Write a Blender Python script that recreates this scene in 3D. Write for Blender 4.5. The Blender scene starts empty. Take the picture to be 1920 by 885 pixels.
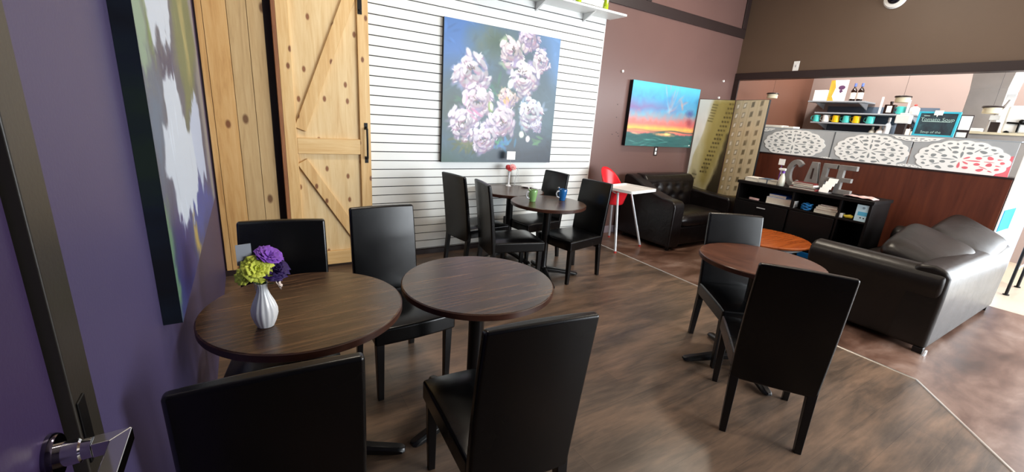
import bpy, bmesh, math, random
import numpy as np
from mathutils import Vector, Matrix, Euler
random.seed(7)
S = bpy.context.scene
COL = S.collection
PI = math.pi
R = math.radians

# ------------------------------------------------------------------ materials
def lin(c):
    return tuple(((x/12.92) if x <= .04045 else ((x+.055)/1.055)**2.4) for x in c)
def hexc(h):
    h = h.lstrip('#')
    return lin(tuple(int(h[i:i+2], 16)/255 for i in (0, 2, 4)))
class NT:
    def __init__(s, name):
        s.m = bpy.data.materials.new(name); s.m.use_nodes = True
        s.t = s.m.node_tree; s.b = s.t.nodes['Principled BSDF']
    def n(s, typ, **kw):
        x = s.t.nodes.new(typ)
        for k, v in kw.items(): setattr(x, k, v)
        return x
    def l(s, a, b): s.t.links.new(a, b)
    def set(s, **kw):
        for k, v in kw.items():
            k = k.replace('_', ' ')
            if k in s.b.inputs: s.b.inputs[k].default_value = v
    def coord(s, kind='Object', scale=(1, 1, 1), rot=(0, 0, 0)):
        c = s.n('ShaderNodeTexCoord'); m = s.n('ShaderNodeMapping')
        m.inputs['Scale'].default_value = scale; m.inputs['Rotation'].default_value = rot
        s.l(c.outputs[kind], m.inputs['Vector']); return m.outputs['Vector']
    def wcoord(s, scale=(1, 1, 1), rot=(0, 0, 0)):
        c = s.n('ShaderNodeNewGeometry'); m = s.n('ShaderNodeMapping')
        m.inputs['Scale'].default_value = scale; m.inputs['Rotation'].default_value = rot
        s.l(c.outputs['Position'], m.inputs['Vector']); return m.outputs['Vector']
    def noise(s, vec, scale=5, detail=4, rough=.55, dist=0):
        x = s.n('ShaderNodeTexNoise'); s.l(vec, x.inputs['Vector'])
        x.inputs['Scale'].default_value = scale; x.inputs['Detail'].default_value = detail
        x.inputs['Roughness'].default_value = rough; x.inputs['Distortion'].default_value = dist
        return x.outputs['Fac']
    def ramp(s, fac, stops):
        x = s.n('ShaderNodeValToRGB'); s.l(fac, x.inputs['Fac']); r = x.color_ramp
        while len(r.elements) < len(stops): r.elements.new(.5)
        for e, (p, c) in zip(r.elements, stops):
            e.position = p; e.color = (*c, 1) if len(c) == 3 else c
        return x.outputs['Color']
    def mix(s, a, b, fac, mode='MIX'):
        x = s.n('ShaderNodeMix', data_type='RGBA', blend_type=mode)
        for v, i in ((fac, 0), (a, 6), (b, 7)):
            if hasattr(v, 'is_linked') or hasattr(v, 'node'): s.l(v, x.inputs[i])
            else: x.inputs[i].default_value = v if i == 0 else (*v, 1)
        return x.outputs[2]
    def math(s, op, a, b=0.0):
        x = s.n('ShaderNodeMath', operation=op)
        for i, v in enumerate((a, b)):
            if hasattr(v, 'node'): s.l(v, x.inputs[i])
            else: x.inputs[i].default_value = v
        return x.outputs[0]
    def bump(s, h, strength=.2, dist=.01):
        x = s.n('ShaderNodeBump'); s.l(h, x.inputs['Height'])
        x.inputs['Strength'].default_value = strength; x.inputs['Distance'].default_value = dist
        s.l(x.outputs['Normal'], s.b.inputs['Normal'])

def plain(name, col, rough=.5, metal=0, var=.08, spec=.5, coat=0, scale=9, bump=0, trans=0, ior=1.45):
    m = NT(name); c = hexc(col) if isinstance(col, str) else col
    f = m.noise(m.coord(), scale, 4)
    lo = tuple(x*(1-var) for x in c); hi = tuple(min(1, x*(1+var)) for x in c)
    m.l(m.ramp(f, [(.3, lo), (.7, hi)]), m.b.inputs['Base Color'])
    m.set(Roughness=rough, Metallic=metal, Specular_IOR_Level=spec, Coat_Weight=coat, Transmission_Weight=trans, IOR=ior)
    if bump: m.bump(m.noise(m.coord(), scale*12, 3), bump, .004)
    return m.m

def leather(name, base, rough=.33, wr=.25, wscale=7, fine=.12):
    m = NT(name); v = m.coord()
    f = m.noise(v, 6, 5)
    c = hexc(base)
    m.l(m.ramp(f, [(.3, tuple(x*.8 for x in c)), (.7, tuple(x*1.25 for x in c))]), m.b.inputs['Base Color'])
    rr = m.ramp(m.noise(v, 3.5, 3), [(.3, (rough-.02,)*3), (.7, (rough+.05,)*3)])
    m.l(rr, m.b.inputs['Roughness'])
    a = m.noise(v, wscale, 3, .5, .6); b = m.noise(v, 260, 2)
    h = m.math('ADD', m.math('MULTIPLY', a, wr*4), m.math('MULTIPLY', b, fine))
    m.bump(h, .35, .012)
    return m.m

def wood(name, stops, axis='x', rough=.35, gscale=1.0, wavy=1.2, coat=0, bump=.05, knots=None, world=False, seed=0):
    m = NT(name)
    sc = {'x': (1.2, 16, 16), 'y': (16, 1.2, 16), 'z': (16, 16, 1.2)}[axis]
    sc = tuple(k*gscale for k in sc)
    v = m.wcoord(sc) if world else m.coord('Object', sc)
    mp = v.node; mp.inputs['Location'].default_value = (seed*3.1, seed*1.7, seed*2.3)
    a = m.noise(v, 1.5, 8, .62, wavy); b = m.noise(v, 6, 4, .6, .3)
    f = m.math('ADD', m.math('MULTIPLY', a, .75), m.math('MULTIPLY', b, .25))
    c = m.ramp(f, stops)
    if knots:
        ks = {'x': (.55, 1, 1), 'z': (1, 1, .55), 'y': (1, .55, 1)}[axis]
        kv = (m.wcoord if world else (lambda a_, b_: m.coord('Object', a_, b_)))(ks, (PI/2, 0, 0))
        kv.node.inputs['Location'].default_value = (seed*.37, seed*.53, 0)
        vo = m.n('ShaderNodeTexVoronoi', voronoi_dimensions='2D'); m.l(kv, vo.inputs['Vector']); vo.inputs['Scale'].default_value = knots[0]
        kf = m.ramp(vo.outputs['Distance'], [(knots[1]*.55, (1, 1, 1)), (knots[1], (0, 0, 0))])
        c = m.mix(c, knots[2], kf)
    m.l(c, m.b.inputs['Base Color'])
    m.set(Roughness=rough, Coat_Weight=coat)
    if bump: m.bump(f, bump, .003)
    return m.m

M = {}
def paint(name, col, rough=.45, var=.05, bump=.08):
    m = NT(name); c = hexc(col); v = m.wcoord()
    f = m.noise(v, 1.3, 3)
    m.l(m.ramp(f, [(.3, tuple(x*(1-var) for x in c)), (.7, tuple(x*(1+var) for x in c))]), m.b.inputs['Base Color'])
    m.set(Roughness=rough); m.bump(m.noise(v, 130, 2), bump, .003)
    return m.m
M['purple'] = paint('purple_wall_paint', '#453d60', .5)
M['purple_door'] = paint('purple_door_paint', '#3a2c50', .42)
M['brown'] = paint('brown_wall_paint', '#6a504b', .33, .05, .05)
M['header'] = paint('umber_wall_paint', '#5f4c3d', .5)
M['kitchen'] = paint('terracotta_wall_paint', '#5c3a2b', .5)
M['ceil'] = paint('ceiling_paint', '#b9ada0', .8)
M['trim'] = paint('dark_trim_paint', '#2b1f1e', .4)
M['greybase'] = paint('grey_baseboard_paint', '#8d8088', .5)
M['chair'] = leather('black_bonded_leather', '#060607', .24, .05, 3, .03)
M['chair'].node_tree.nodes['Principled BSDF'].inputs['Specular IOR Level'].default_value = .4
M['chairleg'] = plain('black_stained_wood', '#0c0a0b', .35)
M['sofa'] = leather('dark_brown_leather', '#191411', .36, .25, 6, .1)
M['sofa'].node_tree.nodes['Principled BSDF'].inputs['Specular IOR Level'].default_value = .38
M['love'] = leather('black_brown_leather', '#110c0c', .3, .35, 8, .1)
M['love'].node_tree.nodes['Principled BSDF'].inputs['Specular IOR Level'].default_value = .36
M['top'] = wood('walnut_laminate_top', [(.30, hexc('#1d140f')), (.44, hexc('#39281e')), (.57, hexc('#523b2a')), (.70, hexc('#715439'))], 'x', .27, 1.0, 2.0, 0, .03)
M['topedge'] = wood('walnut_edge_band', [(.3, hexc('#2a1610')), (.7, hexc('#4a2a1e'))], 'x', .3)
M['topr'] = wood('red_walnut_laminate_top', [(.30, hexc('#3a2018')), (.5, hexc('#5b3626')), (.72, hexc('#7a4c36'))], 'x', .27, .8, 2.0)
M['castiron'] = plain('black_powder_coat', '#0b0b0c', .3, 0, .1, .6)
M['orange'] = wood('orange_cherry_wood', [(.3, hexc('#7a3512')), (.5, hexc('#a65222')), (.72, hexc('#c46d33'))], 'x', .22, .6, 1.5)
pine_st = [(.25, hexc('#c49a63')), (.45, hexc('#d8b985')), (.6, hexc('#e0c594')), (.78, hexc('#e8d0a3'))]
pineb_st = [(.25, hexc('#b98a50')), (.45, hexc('#d3ab70')), (.6, hexc('#dcba82')), (.78, hexc('#e6ca98'))]
M['pine'] = wood('knotty_pine', pine_st, 'z', .5, .8, 1.0, 0, .03, (5.5, .095, hexc('#86552f')), True)
M['pineb'] = wood('pine_brace', pineb_st, 'z', .5, .8, 1.0, 0, .03, (6, .10, hexc('#7a4a26')), True, 7)
M['pineh'] = wood('knotty_pine_crosswise', pineb_st, 'x', .5, .8, 1.0, 0, .03, None, True, 4)
M['pineg'] = wood('weathered_pine_board', [(.28, hexc('#a08358')), (.45, hexc('#bd9d6c')), (.6, hexc('#c6a878')), (.75, hexc('#d3b686'))], 'z', .55, .8, 1.2, 0, .04, (3.4, .09, hexc('#6d4b2a')), True, 2)
M['pinet'] = wood('golden_pine_board', [(.28, hexc('#ad7c45')), (.5, hexc('#cc9f62')), (.75, hexc('#d9b27a'))], 'z', .5, .8, 1.0, 0, .03, (2.6, .06, hexc('#7a4a26')), True, 5)
M['darkwood'] = wood('brown_door_edge', [(.3, hexc('#6d3f22')), (.7, hexc('#a36a3c'))], 'z', .5)
M['blackmetal'] = plain('black_iron', '#141313', .4, .6)
M['white'] = plain('white_melamine', '#e9ebea', .35, 0, .02)
M['slat'] = plain('white_slatwall', '#e4e7e4', .32, 0, .015, .5, 0, 2)
M['groove'] = plain('dark_slat_groove', '#2c2a29', .6)
M['chrome'] = plain('polished_chrome', '#d8dadb', .08, 1, .02)
M['steel'] = plain('brushed_steel', '#b3aeaa', .4, .35, .05)
M['silver'] = plain('silver_plastic', '#c9ccd0', .35, .4, .02)
M['red'] = plain('red_plastic', '#d0202a', .28, 0, .04)
M['whitepl'] = plain('white_plastic', '#efefec', .3, 0, .02)
M['porcelain'] = plain('white_porcelain', '#e6e8ea', .14, 0, .02, .6)
M['green'] = plain('green_glaze', '#7fa86a', .15, 0, .08)
M['blue'] = plain('blue_glaze', '#1f5f9c', .15, 0, .08)
M['teal'] = plain('teal_glaze', '#4ec3bd', .2, 0, .05)
M['yellow'] = plain('yellow_glaze', '#e8bd1c', .2, 0, .05)
M['coffee'] = plain('dark_mug_inside', '#1a1512', .2)
M['petal_y'] = plain('yellow_green_petals', '#cfd653', .55, 0, .18, .4, 0, 40)
M['petal_p'] = plain('lilac_petals', '#7a45ad', .55, 0, .2, .4, 0, 40)
M['petal_d'] = plain('deep_violet_petals', '#2a1450', .6, 0, .25, .4, 0, 40)
M['petal_w'] = plain('white_petals', '#e8d8cf', .5)
M['petal_r'] = plain('red_petals', '#b03438', .5, 0, .25, .4, 0, 40)
M['petal_k'] = plain('pink_petals', '#e7a0a0', .5, 0, .2, .4, 0, 40)
M['stem'] = plain('stem_green', '#4a6a2c', .5)
M['card'] = plain('white_card', '#f2f2ef', .6, 0, .01)
M['greycard'] = plain('grey_card', '#8d9199', .5, 0, .02)
M['cabinet'] = plain('black_brown_veneer', '#080606', .45, 0, .2, .3)
M['laminate'] = wood('mahogany_laminate', [(.28, hexc('#3f1c11')), (.5, hexc('#54281a')), (.75, hexc('#66331f'))], 'z', .4, .5, .8)
M['panel'] = plain('grey_metal_panel', '#b5b8ba', .3, .2, .03)
M['redreflect'] = plain('painted_red_reflection', '#e9757f', .25, 0, .1)  # colour stands in for a red reflection on the counter panels
M['lace'] = plain('white_cut_filigree', '#f4f4f2', .4, 0, .01)
M['concrete'] = plain('grey_concrete_letters', '#767370', .75, 0, .16, .3, 0, 14, .25)
M['glassgreen'] = plain('lime_green_glass', '#a9c21c', .1, 0, .08, .6, .3)
M['dome'] = plain('dark_camera_dome', '#0b0b18', .06, 0, .05, .8)
M['chalk'] = NT('chalkboard_slate').m
t_ = NT('chalkboard_slate'); v_ = t_.coord()
t_.l(t_.ramp(t_.noise(v_, 7, 5, .6, .8), [(.35, hexc('#141c2c')), (.6, hexc('#24404a')), (.75, hexc('#3c6164'))]), t_.b.inputs['Base Color']); t_.set(Roughness=.6)
M['chalk'] = t_.m
M['chalkmark'] = plain('smeared_chalk', '#a9c6c2', .8)
M['tealframe'] = plain('turquoise_painted_wood', '#35b7d3', .4)
M['beige'] = plain('beige_shade_fabric', '#d8cdb0', .7)
M['brownglass'] = plain('brown_bottle_glass', '#1c0d08', .1, 0, .1, .7)
M['clearish'] = plain('frosted_clear_plastic', '#dfe5ea', .15, 0, .02, .6)
M['label'] = plain('cream_paper_label', '#e9e4da', .6)
M['yl'] = plain('yellow_paper_label', '#f0b81e', .5)
M['bluecap'] = plain('blue_foil', '#5a6fb5', .35)
M['shelfgrey'] = plain('grey_shelf_laminate', '#9aa0a6', .4)
M['slate'] = plain('blue_grey_backboard', '#4f5c6b', .5)
M['blueitem'] = plain('bright_blue_card', '#2a63c4', .45)
M['bluetube'] = plain('blue_plastic', '#1c6fae', .35)
M['redbook'] = plain('red_book_cover', '#6b1f1c', .5)
M['darkbook'] = plain('dark_book_cover', '#1d1a1e', .45)
M['pages'] = plain('cream_pages', '#d9d3c2', .7, 0, .06, .3, 0, 60)
M['pinkpaper'] = plain('pink_printed_paper', '#d8b3ae', .6, 0, .25, .3, 0, 8)
M['spraywhite'] = plain('cloudy_spray_bottle', '#c9c9bb', .3, 0, .05)
M['purplepl'] = plain('purple_plastic', '#6a3fa0', .35)
M['cyan'] = plain('cyan_printed_panel', '#0072b0', .7, 0, .05, .15)
M['grip'] = plain('yellow_rubber', '#d9c23a', .5)
M['redfoot'] = plain('red_foot_cap', '#b43a34', .5)
M['stripm'] = plain('aluminium_floor_strip', '#c8c2ba', .3, .8, .05)
M['canvas_side'] = plain('painted_canvas_edge', '#0b1218', .5, 0, .6, .4, 0, 5)

# floor : planks with streaks, red-brown beyond the strip, beige tile at the counter end
def floor_mat():
    m = NT('vinyl_plank_floor'); v = m.wcoord()
    br = m.n('ShaderNodeTexBrick'); m.l(v, br.inputs['Vector'])
    br.inputs['Scale'].default_value = 1; br.inputs['Brick Width'].default_value = 1.2; br.inputs['Row Height'].default_value = .15
    br.inputs['Mortar Size'].default_value = .0012; br.inputs['Color1'].default_value = (.35, .35, .35, 1); br.inputs['Color2'].default_value = (.65, .65, .65, 1)
    br.inputs['Mortar'].default_value = (.1, .1, .1, 1); br.inputs['Bias'].default_value = 0
    g = m.noise(m.wcoord((1.0, 4.6, 1), (0, 0, .06)), 1.5, 7, .62, .45)
    g2 = m.noise(m.wcoord((3, 34, 1)), 1.5, 5, .6, .5)
    f = m.math('ADD', m.math('ADD', m.math('MULTIPLY', g, .66), m.math('MULTIPLY', g2, .2)), m.math('MULTIPLY', br.outputs['Color'], .16))
    c1 = m.ramp(f, [(.35, hexc('#392e26')), (.46, hexc('#54463b')), (.56, hexc('#6d5848')), (.68, hexc('#866c58'))])
    b = m.noise(m.wcoord((.8, 1.7, 1)), 2.0, 7, .62, .35)
    c2 = m.ramp(b, [(.34, hexc('#3b281f')), (.47, hexc('#5b4135')), (.58, hexc('#745a4d')), (.70, hexc('#8d766a'))])
    sep = m.n('ShaderNodeSeparateXYZ'); geo = m.n('ShaderNodeNewGeometry'); m.l(geo.outputs['Position'], sep.inputs[0])
    x, y = sep.outputs[0], sep.outputs[1]
    off = m.math('MULTIPLY', m.math('MAXIMUM', m.math('SUBTRACT', .60, y), 0.0), 1.155)
    edge = m.math('SUBTRACT', m.math('ADD', m.math('MULTIPLY', y, .0329), 3.637), off)
    mask = m.math('GREATER_THAN', x, edge)
    c = m.mix(c1, c2, mask)
    c = m.mix(c, hexc('#b7a893'), m.math('GREATER_THAN', x, 6.2))
    m.l(c, m.b.inputs['Base Color'])
    m.l(m.ramp(b, [(.3, (.28,)*3), (.7, (.42,)*3)]), m.b.inputs['Roughness'])
    m.bump(g2, .04, .002)
    return m.m
M['floor'] = floor_mat()

# ------------------------------------------------------------------ mesh builder
class MB:
    def __init__(s): s.v = []; s.f = []; s.mi = []; s.cur = 0
    def add(s, vs, fs, T=None):
        o = len(s.v)
        s.v += [tuple(T @ Vector(p)) if T is not None else tuple(p) for p in vs]
        for f in fs: s.f.append([i+o for i in f]); s.mi.append(s.cur)
        return s
    def box(s, x0, x1, y0, y1, z0, z1, T=None):
        vs = [(x0,y0,z0),(x1,y0,z0),(x1,y1,z0),(x0,y1,z0),(x0,y0,z1),(x1,y0,z1),(x1,y1,z1),(x0,y1,z1)]
        return s.add(vs, [(0,3,2,1),(4,5,6,7),(0,1,5,4),(1,2,6,5),(2,3,7,6),(3,0,4,7)], T)
    def hexa(s, bot, top):   # 4 bottom + 4 top corners
        return s.add(list(bot)+list(top), [(0,3,2,1),(4,5,6,7),(0,1,5,4),(1,2,6,5),(2,3,7,6),(3,0,4,7)])
    def tube(s, pts, rad, seg=12, cap=True, closed=False):
        pts = [Vector(p) for p in pts]; n = len(pts)
        rs = rad if isinstance(rad, (list, tuple)) else [rad]*n
        ref = None; rings = []
        for i, p in enumerate(pts):
            if closed: d = pts[(i+1) % n]-pts[i-1]
            else: d = pts[min(i+1, n-1)]-pts[max(i-1, 0)]
            d.normalize()
            if ref is None: ref = d.orthogonal().normalized()
            ref = (ref-d*ref.dot(d)).normalized(); b = d.cross(ref)
            rings.append([p+(ref*math.cos(2*PI*k/seg)+b*math.sin(2*PI*k/seg))*rs[i] for k in range(seg)])
        vs = [q for r in rings for q in r]; fs = []
        for i in range(n if closed else n-1):
            j = (i+1) % n
            for k in range(seg): fs.append((i*seg+k, i*seg+(k+1) % seg, j*seg+(k+1) % seg, j*seg+k))
        if cap and not closed:
            fs.append(tuple(range(seg))[::-1]); fs.append(tuple((n-1)*seg+k for k in range(seg)))
        return s.add(vs, fs)
    def lathe(s, prof, seg=32, c=(0, 0, 0), T=None, wob=None):
        vs = []; fs = []; n = len(prof)
        for i, (r, z) in enumerate(prof):
            for k in range(seg):
                a = 2*PI*k/seg; rr = r*(1+(wob(a, i/(n-1)) if wob else 0))
                vs.append((c[0]+rr*math.cos(a), c[1]+rr*math.sin(a), c[2]+z))
        for i in range(n-1):
            for k in range(seg): fs.append((i*seg+k, i*seg+(k+1) % seg, (i+1)*seg+(k+1) % seg, (i+1)*seg+k))
        if prof[0][0] > 1e-5: fs.append(tuple(range(seg))[::-1])
        if prof[-1][0] > 1e-5: fs.append(tuple((n-1)*seg+k for k in range(seg)))
        return s.add(vs, fs, T)
    def prism(s, poly, w0, w1, plane='yz'):
        n = len(poly)
        def P(u, v, w): return {'yz': (w, u, v), 'xz': (u, w, v), 'xy': (u, v, w)}[plane]
        vs = [P(u, v, w0) for u, v in poly]+[P(u, v, w1) for u, v in poly]
        fs = [tuple(range(n))[::-1], tuple(range(n, 2*n))]+[(i, (i+1) % n, n+(i+1) % n, n+i) for i in range(n)]
        return s.add(vs, fs)
    def ring(s, pts, width, w0, w1, plane='yz', clamp=None):
        n = len(pts); out = []
        for i in range(n):
            a = np.array(pts[i-1]); b = np.array(pts[i]); c = np.array(pts[(i+1) % n])
            d = c-a; d = d/(np.linalg.norm(d)+1e-9); nn = np.array([-d[1], d[0]])*width/2
            out.append((b+nn, b-nn))
        def P(u, w):
            x, y = u
            if clamp: x = min(max(x, clamp[0]), clamp[1]); y = min(max(y, clamp[2]), clamp[3])
            return {'yz': (w, x, y), 'xz': (x, w, y), 'xy': (x, y, w)}[plane]
        vs = []
        for a, b in out: vs += [P(a, w0), P(b, w0), P(b, w1), P(a, w1)]
        fs = []
        for i in range(n):
            o, q = 4*i, 4*((i+1) % n)
            for k in range(4): fs.append((o+k, o+(k+1) % 4, q+(k+1) % 4, q+k))
        return s.add(vs, fs)
    def ell(s, c, r, seg=20, rings=12, T=None):
        prof = [(math.sin(PI*i/rings), -math.cos(PI*i/rings)) for i in range(rings+1)]
        prof[0] = (1e-4, -1); prof[-1] = (1e-4, 1)
        vs = []; fs = []
        for a, z in prof:
            for k in range(seg): vs.append((c[0]+r[0]*a*math.cos(2*PI*k/seg), c[1]+r[1]*a*math.sin(2*PI*k/seg), c[2]+r[2]*z))
        for i in range(rings):
            for k in range(seg): fs.append((i*seg+k, i*seg+(k+1) % seg, (i+1)*seg+(k+1) % seg, (i+1)*seg+k))
        return s.add(vs, fs, T)
    def build(s, name, mat, parent=None, bevel=0, seg=2, subsurf=0, smooth=True, mats=None, **tags):
        me = bpy.data.meshes.new(name)
        me.from_pydata(s.v, [], s.f)
        bm = bmesh.new(); bm.from_mesh(me)
        bmesh.ops.recalc_face_normals(bm, faces=bm.faces); bm.to_mesh(me); bm.free()
        me.materials.append(mat)
        for x in (mats or []): me.materials.append(x)
        if mats: me.polygons.foreach_set('material_index', s.mi)
        o = bpy.data.objects.new(name, me); COL.objects.link(o)
        if bevel:
            b = o.modifiers.new('bevel', 'BEVEL'); b.width = bevel; b.segments = seg; b.limit_method = 'ANGLE'; b.angle_limit = R(35); b.harden_normals = True
        if subsurf:
            u = o.modifiers.new('sub', 'SUBSURF'); u.levels = u.render_levels = subsurf
        if smooth:
            me.polygons.foreach_set('use_smooth', [True]*len(me.polygons))
            if not bevel and not subsurf:
                try: me.set_sharp_from_angle(angle=R(38))
                except Exception: pass
        if parent is not None: o.parent = parent
        for k, v in tags.items(): o[k] = v
        return o
def mb(): return MB()

def thing(name, label, cat, loc=(0, 0, 0), rz=0, group=None):
    o = bpy.data.objects.new(name, None); COL.objects.link(o); o.empty_display_size = .1
    o.location = loc; o.rotation_euler = (0, 0, rz); o['label'] = label; o['category'] = cat
    if group: o['group'] = group
    return o
def tag(o, label, cat, group=None):
    o['label'] = label; o['category'] = cat
    if group: o['group'] = group
    return o
KIDS = {}
def kids(o): return [c for c in bpy.data.objects if c.parent == o]
def dup(root, loc, rz, label, group=None):
    r = root.copy(); COL.objects.link(r); r.location = loc; r.rotation_euler = (0, 0, rz); r['label'] = label
    if group: r['group'] = group
    for ch in kids(root):
        c = ch.copy(); COL.objects.link(c); c.parent = r
        for g in kids(ch):
            d = g.copy(); COL.objects.link(d); d.parent = c
    return r
def struct(o): o['kind'] = 'structure'; return o

def cushion(sx, sy, sz, bulge=.02, n=6, pinch=.75, nz=3):
    """a soft padded block centred at the origin, faces bulging, subsurf ready"""
    b = MB(); idx = {}
    def P(i, j, k):
        u, v, w = 2*i/n-1, 2*j/n-1, 2*k/nz-1
        e = lambda t: math.copysign(abs(t)**pinch, t) if t else 0
        x = e(u)*sx/2; y = e(v)*sy/2; z = w*sz/2
        fz = (1-u**4)*(1-v**4); fx = (1-v**4)*(1-w*w); fy = (1-u**4)*(1-w*w)
        z += w*bulge*fz; x += u*bulge*.6*fx; y += v*bulge*.6*fy
        r = 1-.05*(abs(u)**6*abs(v)**6+abs(u)**6*abs(w)**6+abs(v)**6*abs(w)**6)
        return (x*r, y*r, z*r)
    def V(i, j, k):
        if (i, j, k) not in idx: idx[(i, j, k)] = len(b.v); b.v.append(P(i, j, k))
        return idx[(i, j, k)]
    for i in range(n):
        for j in range(n):
            for k in (0, nz): b.f.append([V(i,j,k), V(i+1,j,k), V(i+1,j+1,k), V(i,j+1,k)]); b.mi.append(0)
    for i in range(n):
        for k in range(nz):
            for j in (0, n): b.f.append([V(i,j,k), V(i+1,j,k), V(i+1,j,k+1), V(i,j,k+1)]); b.mi.append(0)
    for j in range(n):
        for k in range(nz):
            for i in (0, n): b.f.append([V(i,j,k), V(i,j+1,k), V(i,j+1,k+1), V(i,j,k+1)]); b.mi.append(0)
    return b
def moved(b, T):
    b.v = [tuple(T @ Vector(p)) for p in b.v]; return b

# ------------------------------------------------------------------ room shell
WY = 4.17       # slat wall plane
HX = 6.62       # plane of the header over the service opening
LX = -.245      # purple wall plane
CZ = 3.75
struct(mb().box(-1.2, 9.2, -2.8, WY+.2, -.1, 0).build('floor', M['floor']))
struct(mb().box(-1.2, 9.2, -2.8, WY+.2, CZ, CZ+.1).build('ceiling', M['ceil']))
# left (purple) wall with an opening for the door
struct(mb().box(LX-.12, LX, .82, WY, 0, CZ).box(LX-.12, LX, -2.8, -.20, 0, CZ).box(LX-.12, LX, -.20, .82, 2.12, CZ).build('wall_left', M['purple']))
door1 = mb().box(LX-.055, LX-.01, -.12, .742, .01, 2.04).build('door_1', M['purple_door'], None, .003); struct(door1)
M['doorframe'] = paint('olive_black_frame_paint', '#2b2721', .4)
fr = mb().box(LX-.12, LX+.004, .748, .832, 0, 2.14).box(LX-.12, LX+.006, -.215, -.125, 0, 2.14).box(LX-.12, LX+.006, -.215, .832, 2.05, 2.14).build('trim_1', M['doorframe'], None, .003); struct(fr)
stp = mb().box(LX-.02, LX+.007, .752, .782, .955, 1.06).build('strike_plate', M['blackmetal'], fr, .002)
# back wall: the long wall runs on into the kitchen
struct(mb().box(LX-.12, 9.2, WY, WY+.12, 0, CZ).build('wall_back', M['brown']))
struct(mb().box(HX+.1, 9.05, WY-.012, WY, 0, 2.75).build('wall_kitchen_side', M['kitchen']))
struct(mb().box(9.05, 9.2, .4, WY, 0, CZ).build('wall_kitchen_back', paint('dusty_rose_wall_paint', '#94827b', .5)))
struct(mb().box(9.05, 9.2, -2.8, -2.4, 0, CZ).box(9.05, 9.2, .05, .4, 0, CZ).box(9.05, 9.2, -2.4, .05, 0, .1).box(9.05, 9.2, -2.4, .05, 2.8, CZ).build('wall_right', M['header']))
# header over the opening + short return at the corner
struct(mb().box(HX, HX+.12, .3, WY, 2.37, CZ).build('wall_header', M['header']))
struct(mb().box(HX-.022, HX+.13, .28, WY-.001, 2.28, 2.375).build('trim_header', M['trim'], None, .003))
struct(mb().box(HX-.022, HX, WY-.085, WY-.001, 1.2, 2.279).build('trim_corner_lower', M['trim'], None, .003))
struct(mb().box(3.76, HX-.001, WY-.02, WY-.0005, 2.875, 3.0).build('trim_back_band', M['trim'], None, .003))
struct(mb().box(HX-.10, HX-.001, WY-.021, WY-.0005, 3.001, CZ).build('trim_corner_upper', M['trim'], None, .003))
struct(mb().box(4.42, 4.50, WY-.021, WY-.0005, 3.001, CZ).build('trim_batten', M['trim'], None, .003))
struct(mb().box(3.76, 5.9, WY-.014, WY-.0005, 0, .10).build('baseboard_back', M['greybase'], None, .003))
struct(mb().box(LX, 3.76, WY-.03, WY-.0005, 0, .05).build('baseboard_slatwall', M['trim']))
# floor transition strip
st = []
sp = [(3.765, WY-.02), (3.657, .603), (2.2, -.66)]
b = mb()
for (a, c) in zip(sp[:-1], sp[1:]):
    a = Vector((*a, 0)); c = Vector((*c, 0)); dd = (c-a).normalized(); nn = Vector((-dd.y, dd.x, 0))*.009
    b.hexa([a+nn, a-nn, c-nn, c+nn], [p+Vector((0, 0, .004)) for p in (a+nn*.6, a-nn*.6, c-nn*.6, c+nn*.6)])
struct(b.build('trim_floor_strip', M['stripm']))
# front wall behind the camera and side wall, both with large shop windows
WF = -2.6
FX0, FX1 = 3.0, 8.7
b = mb()
b.box(LX-.12, FX0, WF-.12, WF, 0, CZ).box(FX1, 9.2, WF-.12, WF, 0, CZ).box(FX0, FX1, WF-.12, WF, 0, .35).box(FX0, FX1, WF-.12, WF, 2.9, CZ)
struct(b.build('wall_front', M['header']))
b = mb()
for x in (FX0, (FX0+FX1)/2, FX1-.06): b.box(x, x+.06, WF-.09, WF-.03, .35, 2.9)
b.box(FX0, FX1, WF-.09, WF-.03, .35, .41).box(FX0, FX1, WF-.09, WF-.03, 2.84, 2.9)
struct(b.build('window_1', M['trim']))
b = mb()
for y in (-2.4, -1.2, -.01): b.box(9.08, 9.14, y, y+.06, .1, 2.8)
b.box(9.08, 9.14, -2.4, .05, .1, .16).box(9.08, 9.14, -2.4, .05, 2.74, 2.8)
struct(b.build('window_2', M['trim']))
# unseen wall added behind the camera to keep daylight off the near left
struct(mb().box(LX, 1.9, -.75, -.65, 0, CZ).build('wall_shade_blocker', M['purple']))

# ------------------------------------------------------------------ plank cladding, barn door, slatwall
pl = thing('plank_wall_cladding', 'pale pine boards with knots covering the wall left of the sliding barn door', 'wall cladding', (0, WY, 0))
edges = [LX+.012, -.190, -.037, .094, .205]
pm = [M['pinet'], M['pinet'], M['pineg'], M['pineg']]
for i in range(4):
    mb().box(edges[i]+.0015, edges[i+1]-.0015, -.022-.002*(i % 2), -.001, .0, 3.1).build('plank', pm[i], pl, .002)
bd = thing('barn_door', 'sliding knotty pine barn door with diagonal braces and black pull handle', 'door', (0, WY-.055, 0))
mb().box(.285, .985, -.022, .018, .03, 2.62).build('door_panel', M['pine'], bd, .003)
mb().box(.283, .375, -.052, -.022, .03, 2.62).build('stile', M['pineb'], bd, .004)
mb().box(.893, .987, -.052, -.022, .03, 2.62).build('stile', M['pineb'], bd, .004)
mb().box(.375, .893, -.052, -.022, 1.065, 1.2).build('rail', M['pineh'], bd, .004)
mb().box(.375, .893, -.052, -.022, 2.50, 2.62).build('rail', M['pineh'], bd, .004)
mb().box(.375, .893, -.052, -.022, .03, .16).build('rail', M['pineh'], bd, .004)
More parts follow.
